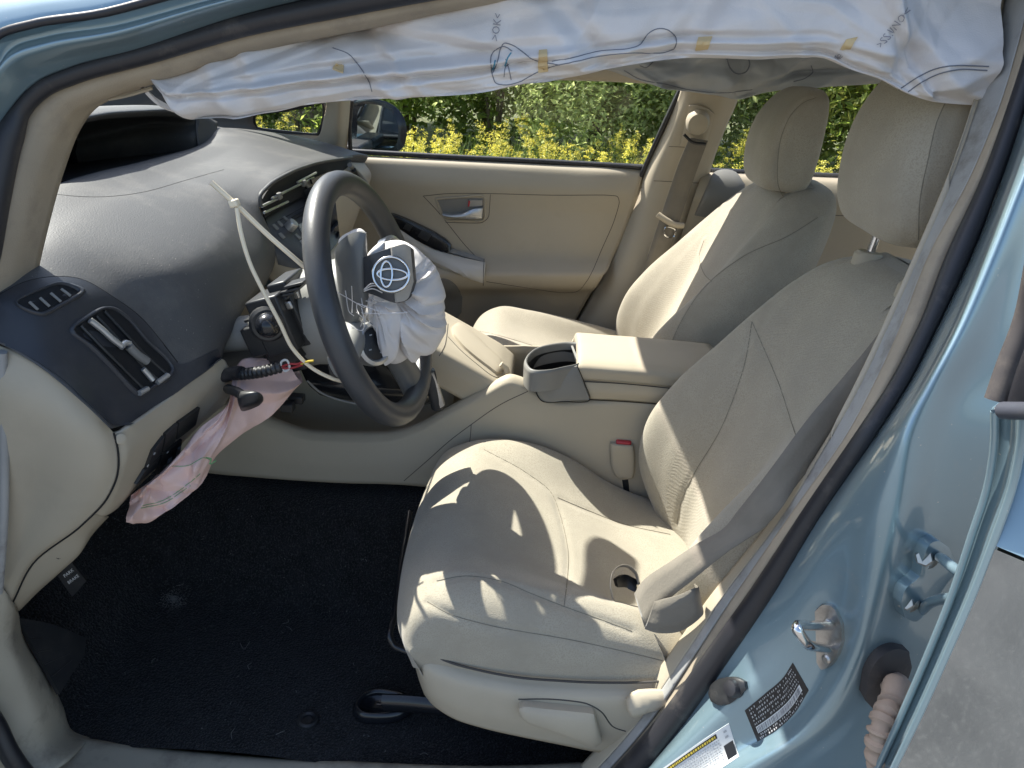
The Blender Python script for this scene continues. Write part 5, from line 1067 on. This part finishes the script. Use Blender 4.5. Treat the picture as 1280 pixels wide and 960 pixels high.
# hub: rear cover, spokes
def wring(r, n, k=24, sx=1.0, du=0.0, ds_=0.0): return [wp(r*sx*math.sin(a)+ds_, r*math.cos(a)+du, n) for a in np.linspace(0, 2*math.pi, k, endpoint=False)]
surf('hub_rear_cover', [wring(.030, -.150, du=-.0), wring(.055, -.145, du=-.0), wring(.070, -.120, du=-.0), wring(.078, -.07), wring(.076, -.030), wring(.066, -.004)], M['hub_plastic'], sw_, 24, 48, cv=True, caps=True)
surf('hub_front', [wring(.068, -.006), wring(.066, .012), wring(.056, .024), wring(.03, .026)], M['wheel_grey'], sw_, 14, 48, cv=True, caps=True)
def spoke(name, a0, a1, r0, r1, w0, w1, mat, n0=-.012, n1=-.008):
    c0, c1 = math.radians(a0), math.radians(a1); p0 = wp(r0*math.sin(c0), r0*math.cos(c0), n0); p1 = wp(r1*math.sin(c1), r1*math.cos(c1), n1)
    d = p1-p0; d /= np.linalg.norm(d); t = np.cross(wn, d); rows = []
    for s in np.linspace(0, 1, 6):
        w_ = lerp(w0, w1, s)*(1-.25*math.sin(s*math.pi)); c = lerp(p0, p1, s); rows.append([c+t*w_, c+t*w_*.8+wn*.012, c+wn*.017, c-t*w_*.8+wn*.012, c-t*w_, c-t*w_*.8-wn*.012, c-wn*.015, c+t*w_*.8-wn*.012])
    return surf(name, rows, mat, sw_, 18, 28, cv=True, caps=True)
spoke('spoke', -98, -98, .05, .182, .030, .020, M['hub_plastic'])
spoke('spoke', 98, 98, .05, .182, .030, .020, M['wheel_grey'])
spoke('spoke', 168, 165, .05, .180, .042, .034, M['wheel_grey'])
# cover shell of the hub with torn edge
plate('hub_cover', [UY(423, 318, -.375), UY(428, 302, -.385), UY(438, 293, -.39), UY(450, 289, -.395), UY(458, 291, -.395)], [UY(438, 412, -.385), UY(444, 412, -.395), UY(450, 402, -.40), UY(456, 388, -.405), UY(460, 372, -.405)], .006, M['wheel_grey'], sw_, 14, 14, crown=.010)
# thumb switch pad
pc = UY(466, 430, -.40); pn = wn*.8+np.array([0, -.55, .1]); pn /= np.linalg.norm(pn)
swr = lathe('switch_ring', [(.030, -.016), (.032, -.002), (.031, .006), (.026, .009), (.0235, .006), (.0235, .001)], pc, pn, M['trim_silver'], sw_, 32, sx=.95)
lathe('switch_pad', [(.0235, -.002), (.023, .005), (.018, .007), (.0005, .008)], pc, pn, M['black_plastic'], swr, 32, sx=.95)
Mb = basis(pn)
for a in range(4):
    q = pc + Mb @ np.array([.013*math.cos(a*1.57+.4), .015*math.sin(a*1.57+.4), .0075]); box('switch_mark', q, (.004, .0018, .001), M['label_grey'], swr, rot=Mb, bevel=0)
pc2 = wp(.085, .05, .022); lathe('switch_ring', [(.026, -.012), (.027, .004), (.022, .008), (.0195, .005), (.0005, .004)], pc2, wn+np.array([0, -.3, .1]), M['trim_silver'], sw_, 28)
# ---------------------------------------------------------------- driver airbag: spent cloth with the cover flap
ab = empty('driver_airbag', UY(505, 385, -.33), 'crumpled white driver airbag spilling from the steering wheel hub', 'airbag')
def fold_noise(seed, amp, k=10, fmin=20, fmax=70):
    g = np.random.default_rng(seed); D = g.normal(size=(k, 3)); D /= np.linalg.norm(D, axis=1)[:, None]; D *= g.uniform(fmin, fmax, (k, 1)); ph = g.uniform(0, 6.28, k); am = g.uniform(.4, 1, k)
    def f(P): 
        P = np.array(P); s = np.zeros(P.shape[:-1])
        for d, p, a in zip(D, ph, am): s += a*(1-2*np.abs(np.sin(P @ d + p + 1.2*np.sin(P @ d[[1, 2, 0]]*.6))))
        return amp*s/math.sqrt(k)
    return f
def cloth_blob(name, outline, yc, depth, mat, parent, seed, amp, nu=60, nv=90, lean=(0, 0, 0)):
    n = len(outline); O = crom(outline, nv, True); c = O.mean(0); rows = []; fn = fold_noise(seed, amp, 9, 25, 80); fn2 = fold_noise(seed+1, amp*.35, 9, 90, 200)
    for i in range(nu):
        t = i/(nu-1)*math.pi; s, k = math.sin(t)**.62, -math.cos(t)
        rows.append([UY(*(c+(q-c)*s), yc) + np.array([0, depth*k, 0]) + np.array(lean)*k*-1 for q in O])
    g = np.array(rows); cen = g.reshape(-1, 3).mean(0); d = g-cen; d /= np.linalg.norm(d, axis=2, keepdims=True)+1e-9
    wgt = np.sin(np.linspace(0, math.pi, nu))[:, None]**.5
    g = g + d*((fn(g)+fn2(g))*(.75+.25*(1-np.abs(wgt)**6)))[..., None]
    return mk(name, g.reshape(-1, 3), grid_faces(nu, nv, False, True), mat, parent, True)
def pleated(name, outline, ctr, yc, depth, mat, parent, seed, k, amp, nr=46, nt=200):
    """limp cloth gathered at ctr: sharp pleats run out from there to the outline"""
    r_ = np.random.default_rng(seed); O = crom(outline, nt, True); c = np.array(ctr, float); th = np.linspace(0, 2*math.pi, nt, endpoint=False)
    tw = th + .35*np.sin(2*th+r_.uniform(0, 6)) + .22*np.sin(5*th+r_.uniform(0, 6)); ph = r_.uniform(0, 6, 4); G = []
    am = .85+.15*np.sin(3*th+ph[3])
    for side in (-1, 1):
        rng_ = np.linspace(0.02, 1, nr) if side < 0 else np.linspace(1, .02, nr//2)[1:]
        for r in rng_:
            u = tw*k/(2*math.pi) + .5*math.sin(r*3+ph[0]); tri = 1-2*np.abs(2*(u-np.floor(u))-1); u2 = tw*(k*1.7)/(2*math.pi)+1.2*r; tri2 = 1-2*np.abs(2*(u2-np.floor(u2))-1)
            pl = amp*am*(tri*math.sin(math.pi*min(1, r*.9+.08))**.7 + .35*tri2*r)
            sc = 1 + pl*5.5*r**3; base = depth*math.sqrt(max(0, 1-r**2.6)); bag = .35*depth*math.exp(-((r-.62)/.22)**2)*(.5+.5*np.sin(th*1.0-.9))
            row = []
            for j in range(nt):
                q = c + (O[j]-c)*r*sc[j]; row.append(UY(q[0], q[1], yc) + np.array([0, side*(base+bag[j])*(1 if side < 0 else .5) - pl[j], 0]))
            G.append(row)
    g = np.array(G); return mk(name, g.reshape(-1, 3), grid_faces(len(G), nt, False, True), mat, parent, True, autosmooth=50)
pleated('cloth', [(472, 308), (497, 300), (515, 306), (530, 318), (543, 331), (550, 345), (556, 365), (556, 388), (558, 410), (551, 428), (540, 440), (522, 447), (502, 452), (486, 452), (474, 430), (466, 400), (462, 375), (462, 340)], (490, 352), -.335, .046, M['airbag_white'], ab, 8, 10, .0115)
pleated('cloth_fold', [(456, 372), (470, 364), (490, 370), (502, 392), (500, 425), (494, 448), (482, 456), (478, 434), (470, 412), (460, 398)], (470, 376), -.388, .016, M['airbag_white'], ab, 15, 6, .0055, 30, 120)
cloth_blob('cloth_fold', [(424, 300), (436, 288), (452, 285), (458, 292), (450, 300), (438, 302), (428, 312)], -.36, .014, M['airbag_white'], ab, 22, .0018, 24, 40)
cloth_blob('cloth_fold', [(458, 320), (468, 308), (480, 302), (482, 312), (474, 322), (462, 330)], -.385, .010, M['airbag_white'], ab, 23, .0015, 20, 36)
fl = plate('cover_flap', [UY(456, 322, -.405), UY(470, 316, -.412), UY(487, 310, -.41), UY(505, 306, -.395), UY(514, 312, -.38)], [UY(458, 364, -.41), UY(474, 370, -.418), UY(494, 378, -.418), UY(510, 372, -.40), UY(518, 352, -.385)], .004, M['dash_panel'], ab, 12, 20, crown=.003)
TF = bvh(fl)
plate('flap_sunlit_face', [UY(489, 309, -.4175), UY(505, 305, -.404), UY(512, 309, -.394)], [UY(495, 378, -.4255), UY(508, 374, -.411), UY(516, 352, -.395)], .0015, M['flap_face'], fl, 10, 10)  # sunlight on the right half of the flap, painted as a paler plate
ec_, en = UY(489, 343, -.430), None
en = np.array([.12, -.93, .35]); en /= np.linalg.norm(en); Me = basis(en)
def ell(cx, cy, a, b, k=40): return [ec_ + Me @ np.array([cx+a*math.cos(q), cy+b*math.sin(q), .001]) for q in np.linspace(0, 2*math.pi, k, endpoint=False)]
lathe('emblem_dish', [(.0245, -.006), (.0250, -.002), (.0235, -.0015), (.0005, -.0015)], ec_, en, M['wheel_grey'], fl, 36)
for nm, e in (('emblem_ring', ell(0, 0, .0235, .0225)), ('emblem_ring', ell(-.006, 0, .0075, .0165)), ('emblem_ring', ell(.0015, 0, .0195, .0072))):
    tube(nm, e, .0018, M['chrome'], fl, 8, closed=True)
g_ = np.random.default_rng(9); fv = []
for i in range(14):
    a = UY(440+g_.uniform(0, 20), 372+g_.uniform(-4, 24), -.425+g_.uniform(-.015, .01)); d = g_.normal(size=3)*.012
    fv.append(tube_data(crom([a, a+d+g_.normal(size=3)*.006, a+d*1.7+g_.normal(size=3)*.008], 8), .0006, 4))
for q0, q1 in (((455, 362), (474, 355)), ((456, 362), (478, 360)), ((455, 364), (478, 366))):
    fv.append(tube_data(crom([UY(*q0, -.42), UY((q0[0]+q1[0])/2, (q0[1]+q1[1])/2-4, -.426), UY(*q1, -.424)], 8), .0008, 4))
v, f = join(fv); mk('frayed_threads', v, f, M['airbag_white'], ab, False)['kind'] = 'stuff'
# ---------------------------------------------------------------- steering column with switches
sc_ = empty('steering_column', WC-wn*.15, 'bare steering column with black switch cluster behind the wheel', 'steering column')
tube('column_tube', crom([wp(0, 0, -.10), wp(0, -.02, -.2), wp(0, -.05, -.36)], 10), .038, M['wheel_grey'], sc_, 16)
tube('column_cover', crom([UY(262, 420, -.36), UY(290, 418, -.36), UY(325, 414, -.36)], 8), .026, M['trim_grey'], sc_, 16)
Mw = np.array([ws_, wu, wn]).T
def cb(name, px, py, y, s, mat, bevel=.003): return box(name, UY(px, py, y), s, mat, sc_, rot=Mw, bevel=bevel)
cb('switch_body', 350, 400, -.37, (.06, .085, .05), M['black_plastic']); cb('switch_body', 356, 425, -.36, (.05, .06, .05), M['black_plastic']); cb('switch_body', 372, 385, -.34, (.07, .10, .03), M['black_plastic'])
cb('switch_body', 330, 420, -.375, (.045, .045, .04), M['black_plastic']); cb('connector', 350, 448, -.36, (.035, .05, .03), M['black_plastic']); cb('connector', 368, 440, -.35, (.04, .05, .035), M['black_plastic'])
for q in ((322, 395), (328, 388), (336, 384), (344, 378), (352, 372), (360, 366), (367, 360), (372, 353)): cb('contact_fin', q[0], q[1], -.37, (.030, .004, .03), M['black_plastic'], .001)
cb('metal_bracket', 368, 366, -.362, (.004, .020, .012), M['steel'], .002); cb('metal_bracket', 361, 382, -.385, (.004, .012, .010), M['steel'], .002)
d = np.array([.35, -.9, .1]); lathe('stalk_collar', [(.024, -.03), (.026, -.006), (.026, .006), (.022, .010), (.0005, .010)], UY(335, 404, -.40), d, M['black_plastic'], sc_, 24)
lathe('stalk_knob', [(.0165, .0), (.0175, .008), (.0174, .013), (.0162, .018), (.0140, .0222), (.0108, .0255), (.007, .0278), (.003, .0288), (.0005, .029)], UY(335, 404, -.408), d, M['black_gloss'], sc_, 28)
tube('harness', crom([UY(292, 468, -.425), UY(310, 467, -.430), UY(330, 464, -.435), UY(352, 458, -.435)], 48), .0078+.0010*np.sign(np.sin(np.arange(48)*1.6)), M['black_plastic'], sc_, 12)
tube('harness_tape', crom([UY(280, 470, -.420), UY(294, 466, -.425), UY(302, 466, -.430)], 10), .0098, M['rubber'], sc_, 10)
for q, m_ in (([(352, 458), (362, 455), (372, 455), (379, 452)], 'wire_red'), ([(376, 455), (384, 452), (392, 451)], 'wire_yellow'), ([(351, 458), (352, 452), (358, 450), (362, 460), (356, 464), (351, 458)], 'wire_white'), ([(352, 460), (364, 460), (378, 456)], 'wire_red')):
    tube('wire', crom([UY(x, y, -.435) for x, y in q], 20), .0016, M[m_], sc_, 6)
pl_ = empty('wiring_plug', UY(308, 498, -.40), 'loose black wiring plug hanging over the pink airbag', 'wiring plug')
surf('plug', [[UY(298, 490, -.48), UY(312, 488, -.48), UY(318, 496, -.46), UY(306, 500, -.46)], [UY(298, 497, -.49), UY(322, 491, -.49), UY(328, 502, -.465), UY(306, 509, -.465)], [UY(302, 509, -.49), UY(319, 503, -.49), UY(324, 507, -.465), UY(306, 514, -.465)]], M['black_plastic'], pl_, 10, 20, cv=True, caps=True)
tube('lead', crom([UY(285, 486, -.44), UY(296, 490, -.465), UY(306, 496, -.475)], 8), .007, M['black_plastic'], pl_, 8)
sdk = empty('console_clip', UY(362, 505, -.25), 'black plastic clips inside the console tray behind the pink bag', 'clip')
box('clip', UY(360, 508, -.22), (.022, .02, .016), M['black_plastic'], sdk, bevel=.002); box('clip', UY(371, 498, -.20), (.026, .02, .014), M['black_plastic'], sdk, bevel=.002)
# ---------------------------------------------------------------- dark oval opening behind the wheel, its darkness drawn as a black sheet
lc = surf('dark_opening', [[UY(375, 460, -.25), UY(400, 455, -.25), UY(440, 440, -.25), UY(500, 452, -.22), UY(530, 470, -.20)], [UY(385, 480, -.27), UY(412, 482, -.28), UY(450, 486, -.28), UY(500, 488, -.25), UY(540, 490, -.22)], [UY(400, 494, -.25), UY(425, 500, -.25), UY(460, 505, -.25), UY(505, 508, -.22), UY(548, 504, -.2)]], M['black_gloss'], sc_, 16, 30, solid=.003)
tube('opening_rim', crom([UY(384, 476, -.285), UY(400, 490, -.285), UY(425, 500, -.285), UY(470, 508, -.285), UY(525, 508, -.25)], 20), .0018, M['trim_grey'], sc_, 6)
# ---------------------------------------------------------------- key fob
kf = empty('key_fob', UY(543, 485, -.20), 'black key fob on a ring hanging beside the console bridge', 'key fob')
A = [UY(533, 462, -.215), UY(545, 458, -.205)]; B = [UY(546, 512, -.21), UY(556, 506, -.20)]
plate('fob', [UY(530, 463, -.22), UY(537, 460, -.222), UY(543, 461, -.22)], [UY(543, 508, -.22), UY(548, 511, -.222), UY(552, 508, -.22)], .010, M['black_plastic'], kf, 10, 8, crown=.003, edge=.004)
plate('metal_side', [UY(539, 464, -.226), UY(543, 464, -.226)], [UY(551, 508, -.226), UY(556, 505, -.226)], .007, M['steel'], kf, 10, 4)
tube('ring', [UY(526, 456, -.215)+np.array([.013*math.cos(a), .004*math.sin(a), .013*math.sin(a)]) for a in np.linspace(0, 6.283, 24, endpoint=False)], .0016, M['chrome'], kf, 6, closed=True)
# ---------------------------------------------------------------- cable tie
zt = empty('cable_tie', UY(293, 254, -.46), 'long cream cable tie looped round the wheel hub, tail sticking up', 'cable tie')
tube('tail', crom([UY(264, 228, -.46), UY(293, 254, -.455), UY(335, 294, -.44), UY(382, 335, -.42)], 24), .0034, M['zip_tie'], zt, 8, flat=.9)
box('head', UY(293, 254, -.456), (.011, .009, .011), M['zip_tie'], zt, rot=Mw, bevel=.002)
tube('strap', crom([UY(296, 260, -.46), UY(301, 290, -.465), UY(312, 328, -.465), UY(328, 362, -.46), UY(350, 404, -.45), UY(366, 436, -.44), UY(390, 460, -.43), UY(415, 473, -.42), UY(434, 478, -.40)], 50), .0030, M['zip_tie'], zt, 8, flat=.9)
# ---------------------------------------------------------------- knee airbag
kb = empty('knee_airbag', UY(240, 600, -.48), 'deflated pink knee airbag hanging below the lower dash', 'airbag')
up2 = [(163, 620, -.585), (180, 607, -.575), (196, 595, -.56), (228, 563, -.53), (248, 537, -.50), (284, 506, -.46), (291, 474, -.42), (302, 450, -.39), (362, 452, -.37)]
lo2 = [(164, 649, -.58), (184, 653, -.575), (206, 640, -.565), (240, 617, -.54), (256, 600, -.52), (270, 572, -.49), (300, 545, -.46), (335, 523, -.42), (378, 476, -.37)]
rows = []
fn = fold_noise(31, .016, 5, 20, 48); fn2 = fold_noise(32, .0020, 8, 90, 180)
U2, L2 = np.array([UY(*q) for q in up2]), np.array([UY(*q) for q in lo2])
for t, b in ((0, 0), (.12, .010), (.35, .018), (.65, .018), (.88, .010), (1, 0)): rows.append(lerp(U2, L2, t) + np.array([.3*b, -b, .1*b]))
for t, b in ((.88, .01), (.5, .02), (.12, .01)): rows.append(lerp(U2, L2, t) + np.array([-.3*b, b, 0]))
def kn(g): return g + np.array([.35, -.85, .3])*((tents(g, 12, 26, .020, .07, .03)+fn2(g)*.6)*np.clip(np.minimum(np.arange(g.shape[0])/3.0, 1), 0, 1)[:, None])[..., None]
kbo = surf('cloth', rows, M['airbag_pink'], kb, 90, 160, cu=True, noise=kn, autosmooth=45)
TK = bvh(kbo)
for s, m_ in (([(205, 582), (235, 582), (255, 572), (263, 575)], 'thread_green'), ([(178, 632), (205, 625), (235, 605), (250, 592)], 'thread_green'), ([(176, 635), (206, 628), (238, 607)], 'thread_green')): seam('stitching', TK, s, M[m_], kbo, .0007, off=.0004)
tube('loose_thread', crom([UY(258, 572, -.545), UY(264, 574, -.55), UY(262, 580, -.55), UY(270, 576, -.55)], 14), .0009, M['thread_green'], kb, 5)
# ---------------------------------------------------------------- curtain airbags
ca = empty('curtain_airbag', UT(640, 60, -.60), 'white near curtain airbag hanging from the roof rail, stitched and taped', 'airbag', 'curtain airbags')
lowE = [(206, 98), (236, 149), (256, 146), (318, 141), (370, 133), (430, 126), (514, 122), (601, 116), (655, 105), (722, 95), (756, 87), (850, 73), (940, 74), (1030, 73), (1062, 86), (1105, 101), (1140, 119), (1165, 127), (1222, 132)]
upE = [(203, 92), (215, 86), (236, 80), (300, 60), (362, 46), (425, 34), (512, 16), (600, 0), (655, -12), (722, -24), (760, -30), (850, -46), (940, -60), (1030, -66), (1064, -70), (1108, -72), (1145, -72), (1185, -70), (1246, -60)]
yl = np.linspace(-.602, -.588, len(lowE))
Lo = [UT(x, y, -.595) for (x, y) in lowE]; Up = [UT(x, y, -.605) for x, y in upE]
rows = [Lo]
for t, b in ((.10, .016), (.3, .028), (.55, .030), (.8, .020), (1, .004)): rows.append([lerp(a, c, t)+np.array([0, -b, -.15*b]) for a, c in zip(Lo, Up)])
rows.append([lerp(a, c, .6)+np.array([0, .03, 0]) for a, c in zip(Lo, Up)]); rows.append([lerp(a, c, .15)+np.array([0, .022, 0]) for a, c in zip(Lo, Up)])
fnA = fold_noise(41, .0060, 6, 10, 30); fnB = fold_noise(43, .0010, 8, 60, 140)
def crease(g):
    # long soft folds running down from the rail
    s = np.zeros(g.shape[:2]); rg = np.random.default_rng(6)
    for k in range(16):
        x0 = rg.uniform(-.62, .22); sl_ = rg.uniform(-1.6, 1.6); wd = rg.uniform(.008, .02); am = rg.uniform(.008, .022)*rg.choice([-1, 1]); z0 = rg.uniform(1.2, 1.33)
        d = (g[..., 0]-x0) + sl_*(g[..., 2]-1.26); s += am*np.exp(-(d/wd)**2)*np.exp(-((g[..., 2]-z0)/.07)**2)
    return s
def cnz(g):
    nu = g.shape[0]; wgt = np.ones(nu); i = np.arange(nu); return g + np.array([0, -1.0, -.1])*((crease(g)*.8+tents(g, 77, 34, .016, .035, .02)+fnA(g)*.6+fnB(g))*np.clip(np.minimum(i/5.0, 1), 0, 1)[:, None])[..., None]
cao = surf('cloth', rows, M['airbag_white'], ca, 100, 420, cu=True, noise=cnz)
TCa = bvh(cao)
def st_(pts, m='thread', r=.0008): return seam('stitching', TCa, pts, M[m], cao, r, off=.0003, n=max(20, len(pts)*7))
st_([(700, 81), (680, 78), (664, 73), (652, 64), (640, 56), (630, 54), (626, 60), (622, 76), (615, 92), (614, 84), (614, 70), (620, 62), (630, 58), (640, 64)])
st_([(615, 92), (620, 104), (632, 106), (650, 102), (668, 92), (690, 83), (720, 77), (750, 70), (790, 66), (830, 66), (843, 60), (845, 48), (836, 38), (822, 36), (810, 42), (800, 56), (786, 61), (750, 64), (720, 71), (690, 77)])
st_([(639, 66), (634, 74), (631, 82)], 'thread_blue', .0012); st_([(616, 88), (619, 76)], 'thread_blue', .0013)
st_([(632, 74), (636, 86), (639, 100)], 'thread', .0007); st_([(630, 96), (632, 84), (636, 80)], 'thread', .0006)
st_([(416, 60), (436, 68), (450, 84), (462, 104), (465, 114)]); st_([(1124, 112), (1145, 98), (1170, 86), (1195, 82), (1236, 83)], r=.0010); st_([(1135, 115), (1152, 103), (1175, 92), (1198, 87), (1234, 88)], r=.0010)
def tape(A, B): patch('tape', TCa, A, B, .0016, M['tape'], cao, 14, 12, edge=.0003)
tape([(674, 64), (684, 63)], [(673, 90), (685, 88)]); tape([(873, 48), (890, 47)], [(869, 62), (885, 60)]); tape([(1058, 49), (1072, 46)], [(1050, 62), (1064, 60)]); tape([(420, 79), (430, 83)], [(416, 87), (429, 92)])
print_text('lettering', TCa, '>SS.UNO<', (1101, 62), (.62, -.80), 9.0, M['ink'], cao, off=.0022)
print_text('lettering', TCa, '>OK<', (622, 52), (.15, -1), 9.0, M['ink'], cao, off=.0022)
print_text('lettering', TCa, 'U2', (1046, 76), (.7, -.6), 6.0, M['ink'], cao, off=.0022)
# torn front strap of the curtain
plate('front_strap', [UT(172, 104, -.60), UT(196, 124, -.59), UT(215, 133, -.585), UT(236, 137, -.585)], [UT(178, 110, -.60), UT(200, 132, -.59), UT(218, 140, -.585), UT(238, 143, -.585)], .002, M['airbag_white'], ca, 4, 14)
plate('front_strap', [UT(190, 100, -.60), UT(206, 108, -.60), UT(222, 118, -.59)], [UT(196, 96, -.60), UT(214, 96, -.60), UT(226, 102, -.59)], .002, M['airbag_white'], ca, 4, 10)
# far side curtain
cf = empty('curtain_airbag', UT(900, 90, .66, 1), 'greyish far curtain airbag hanging above the passenger window', 'airbag', 'curtain airbags')
lowF = [(740, 84), (762, 88), (790, 98), (815, 105), (850, 113), (890, 118), (925, 123), (952, 116), (985, 110), (1040, 108), (1102, 104), (1200, 100)]
upF = [(730, 60), (760, 58), (790, 56), (815, 55), (850, 54), (890, 53), (925, 52), (955, 52), (985, 52), (1040, 50), (1104, 48), (1205, 44)]
Lo = [UT(x, y, .655, 1) for x, y in lowF]; Up = [UT(x, y, .665, 1) for x, y in upF]; rows = [Lo]
for t, b in ((.12, .03), (.35, .05), (.65, .045), (1, .01)): rows.append([lerp(a, c, t)+np.array([0, -b, 0]) for a, c in zip(Lo, Up)])
rows.append([lerp(a, c, .5)+np.array([0, .03, 0]) for a, c in zip(Lo, Up)])
fnC = fold_noise(55, .006, 8, 12, 40)
cfo = surf('cloth', rows, M['airbag_grey'], cf, 50, 120, cu=True, noise=lambda g: g+np.array([0, -1.0, -.1])*((fnC(g)+tents(g, 78, 20, .03, .06, .03))*np.clip(np.minimum(np.arange(g.shape[0])/4.0, 1), 0, 1)[:, None])[..., None])
TCf = bvh(cfo)
for pts, r in (([(908, 72), (912, 84), (920, 92), (932, 90), (937, 80), (934, 70)], .0022), ([(780, 88), (800, 99), (830, 105), (860, 112), (900, 116), (940, 112)], .0018), ([(1014, 82), (1016, 90), (1006, 98), (992, 102)], .0016), ([(800, 82), (808, 84), (816, 78)], .0022)): seam('stitching', TCf, pts, M['thread'], cfo, r, off=.0003)
# ---------------------------------------------------------------- rest of the car outside the picture's frame
surf('front_fender', [[(-.87, -.765, .985), (-1.2, -.78, .975), (-1.6, -.78, .93), (-2.35, -.68, .76)], [(-.87, -.85, .80), (-1.2, -.86, .80), (-1.6, -.87, .78), (-2.4, -.76, .66)], [(-.87, -.865, .55), (-1.15, -.87, .62), (-1.6, -.89, .68), (-2.45, -.78, .52)], [(-.87, -.83, .26), (-1.08, -.85, .36), (-1.6, -.88, .66), (-2.45, -.74, .26)]], M['paint'], body, 24, 30, solid=.003)
surf('hinge_pillar', [[(xx-.01, -.665, z), (xx-.01, -.70, z), (xx, -.76, z), (xx+.02, -.80 if z < .9 else -.765, z)] for xx, z in ((-1.02, .28), (-1.0, .5), (-.93, .75), (-.90, .985))], M['paint'], body, 12, 14, solid=.003)
surf('cowl_side', [[(-.80, -.66, 1.05), (-.87, -.765, .985)], [(-1.1, -.68, 1.06), (-1.2, -.78, .975)], [(-1.45, -.70, 1.0), (-1.6, -.78, .93)]], M['paint'], body, 10, 6, solid=.003)
surf('far_fender', [[(-.80, .78, .985), (-1.6, .78, .93), (-2.35, .68, .76)], [(-.80, .86, .75), (-1.6, .87, .75), (-2.4, .77, .6)], [(-.80, .83, .26), (-1.6, .86, .5), (-2.45, .74, .26)]], M['paint'], body, 14, 20, solid=.003)
surf('rocker_panel', [[(x, -.70, .325), (x, -.76, .315), (x, -.80, .27), (x, -.80, .17)] for x in (-.10, .3, .7, 1.02)], M['paint'], body, 8, 14, solid=.003)
surf('rear_quarter', [[(1.02, -.74, 1.03), (1.5, -.72, 1.08), (2.0, -.62, 1.10)], [(1.04, -.84, .78), (1.5, -.85, .82), (2.05, -.74, .85)], [(1.06, -.86, .55), (1.5, -.88, .70), (2.1, -.76, .60)], [(1.04, -.82, .20), (1.35, -.85, .5), (2.1, -.72, .30)]], M['paint'], body, 14, 20, solid=.003)
surf('rear_pillar', [[(1.02, -.74, 1.03), (1.5, -.72, 1.08)], [(1.22, -.64, 1.22), (1.6, -.62, 1.24)], [(1.30, -.52, 1.40), (1.75, -.50, 1.37)]], M['paint'], body, 10, 8, solid=.01)
tube('rear_roof_rail', crom([(.20, -.505, 1.405), (.6, -.52, 1.42), (1.0, -.52, 1.41), (1.35, -.52, 1.39)], 20), .028, M['paint'], body, 12)
surf('rear_glass', [[(1.75, -.48, 1.38), (1.75, .48, 1.38)], [(2.05, -.6, 1.1), (2.05, .6, 1.1)]], M['window_glass'], body, 4, 6)
# rear door: inner trim, window frame and glass
dn = np.array([.64, .77, 0.0]); dd = np.array([.77, -.64, 0.0])
it = [[r[0]+dn*.05, r[1]+dn*.075, r[2]+dn*.075, r[3]+dn*.05] for r in sk]
surf('inner_trim', it, M['trim_beige'], rd, 16, 14, flip=False, solid=.004)
tp = np.array(sk[0][0]); fe = [tp+dd*.03+dn*.03, tp+dd*.10+dn*.07+np.array([0, 0, .16]), tp+dd*.30+dn*.13+np.array([0, 0, .28]), tp+dd*.60+dn*.13+np.array([0, 0, .28]), tp+dd*.90+dn*.06+np.array([0, 0, .10]), tp+dd*.95+dn*.03]
tube('window_surround', crom(fe, 40), .014, M['rubber'], rd, 8)
mk('window_glass', [tp+dd*.04+dn*.03, tp+dd*.12+dn*.075+np.array([0, 0, .15]), tp+dd*.30+dn*.125+np.array([0, 0, .27]), tp+dd*.60+dn*.125+np.array([0, 0, .27]), tp+dd*.88+dn*.06+np.array([0, 0, .10]), tp+dd*.93+dn*.03], [(0, 1, 2, 3, 4, 5)], M['window_glass'], rd, False)
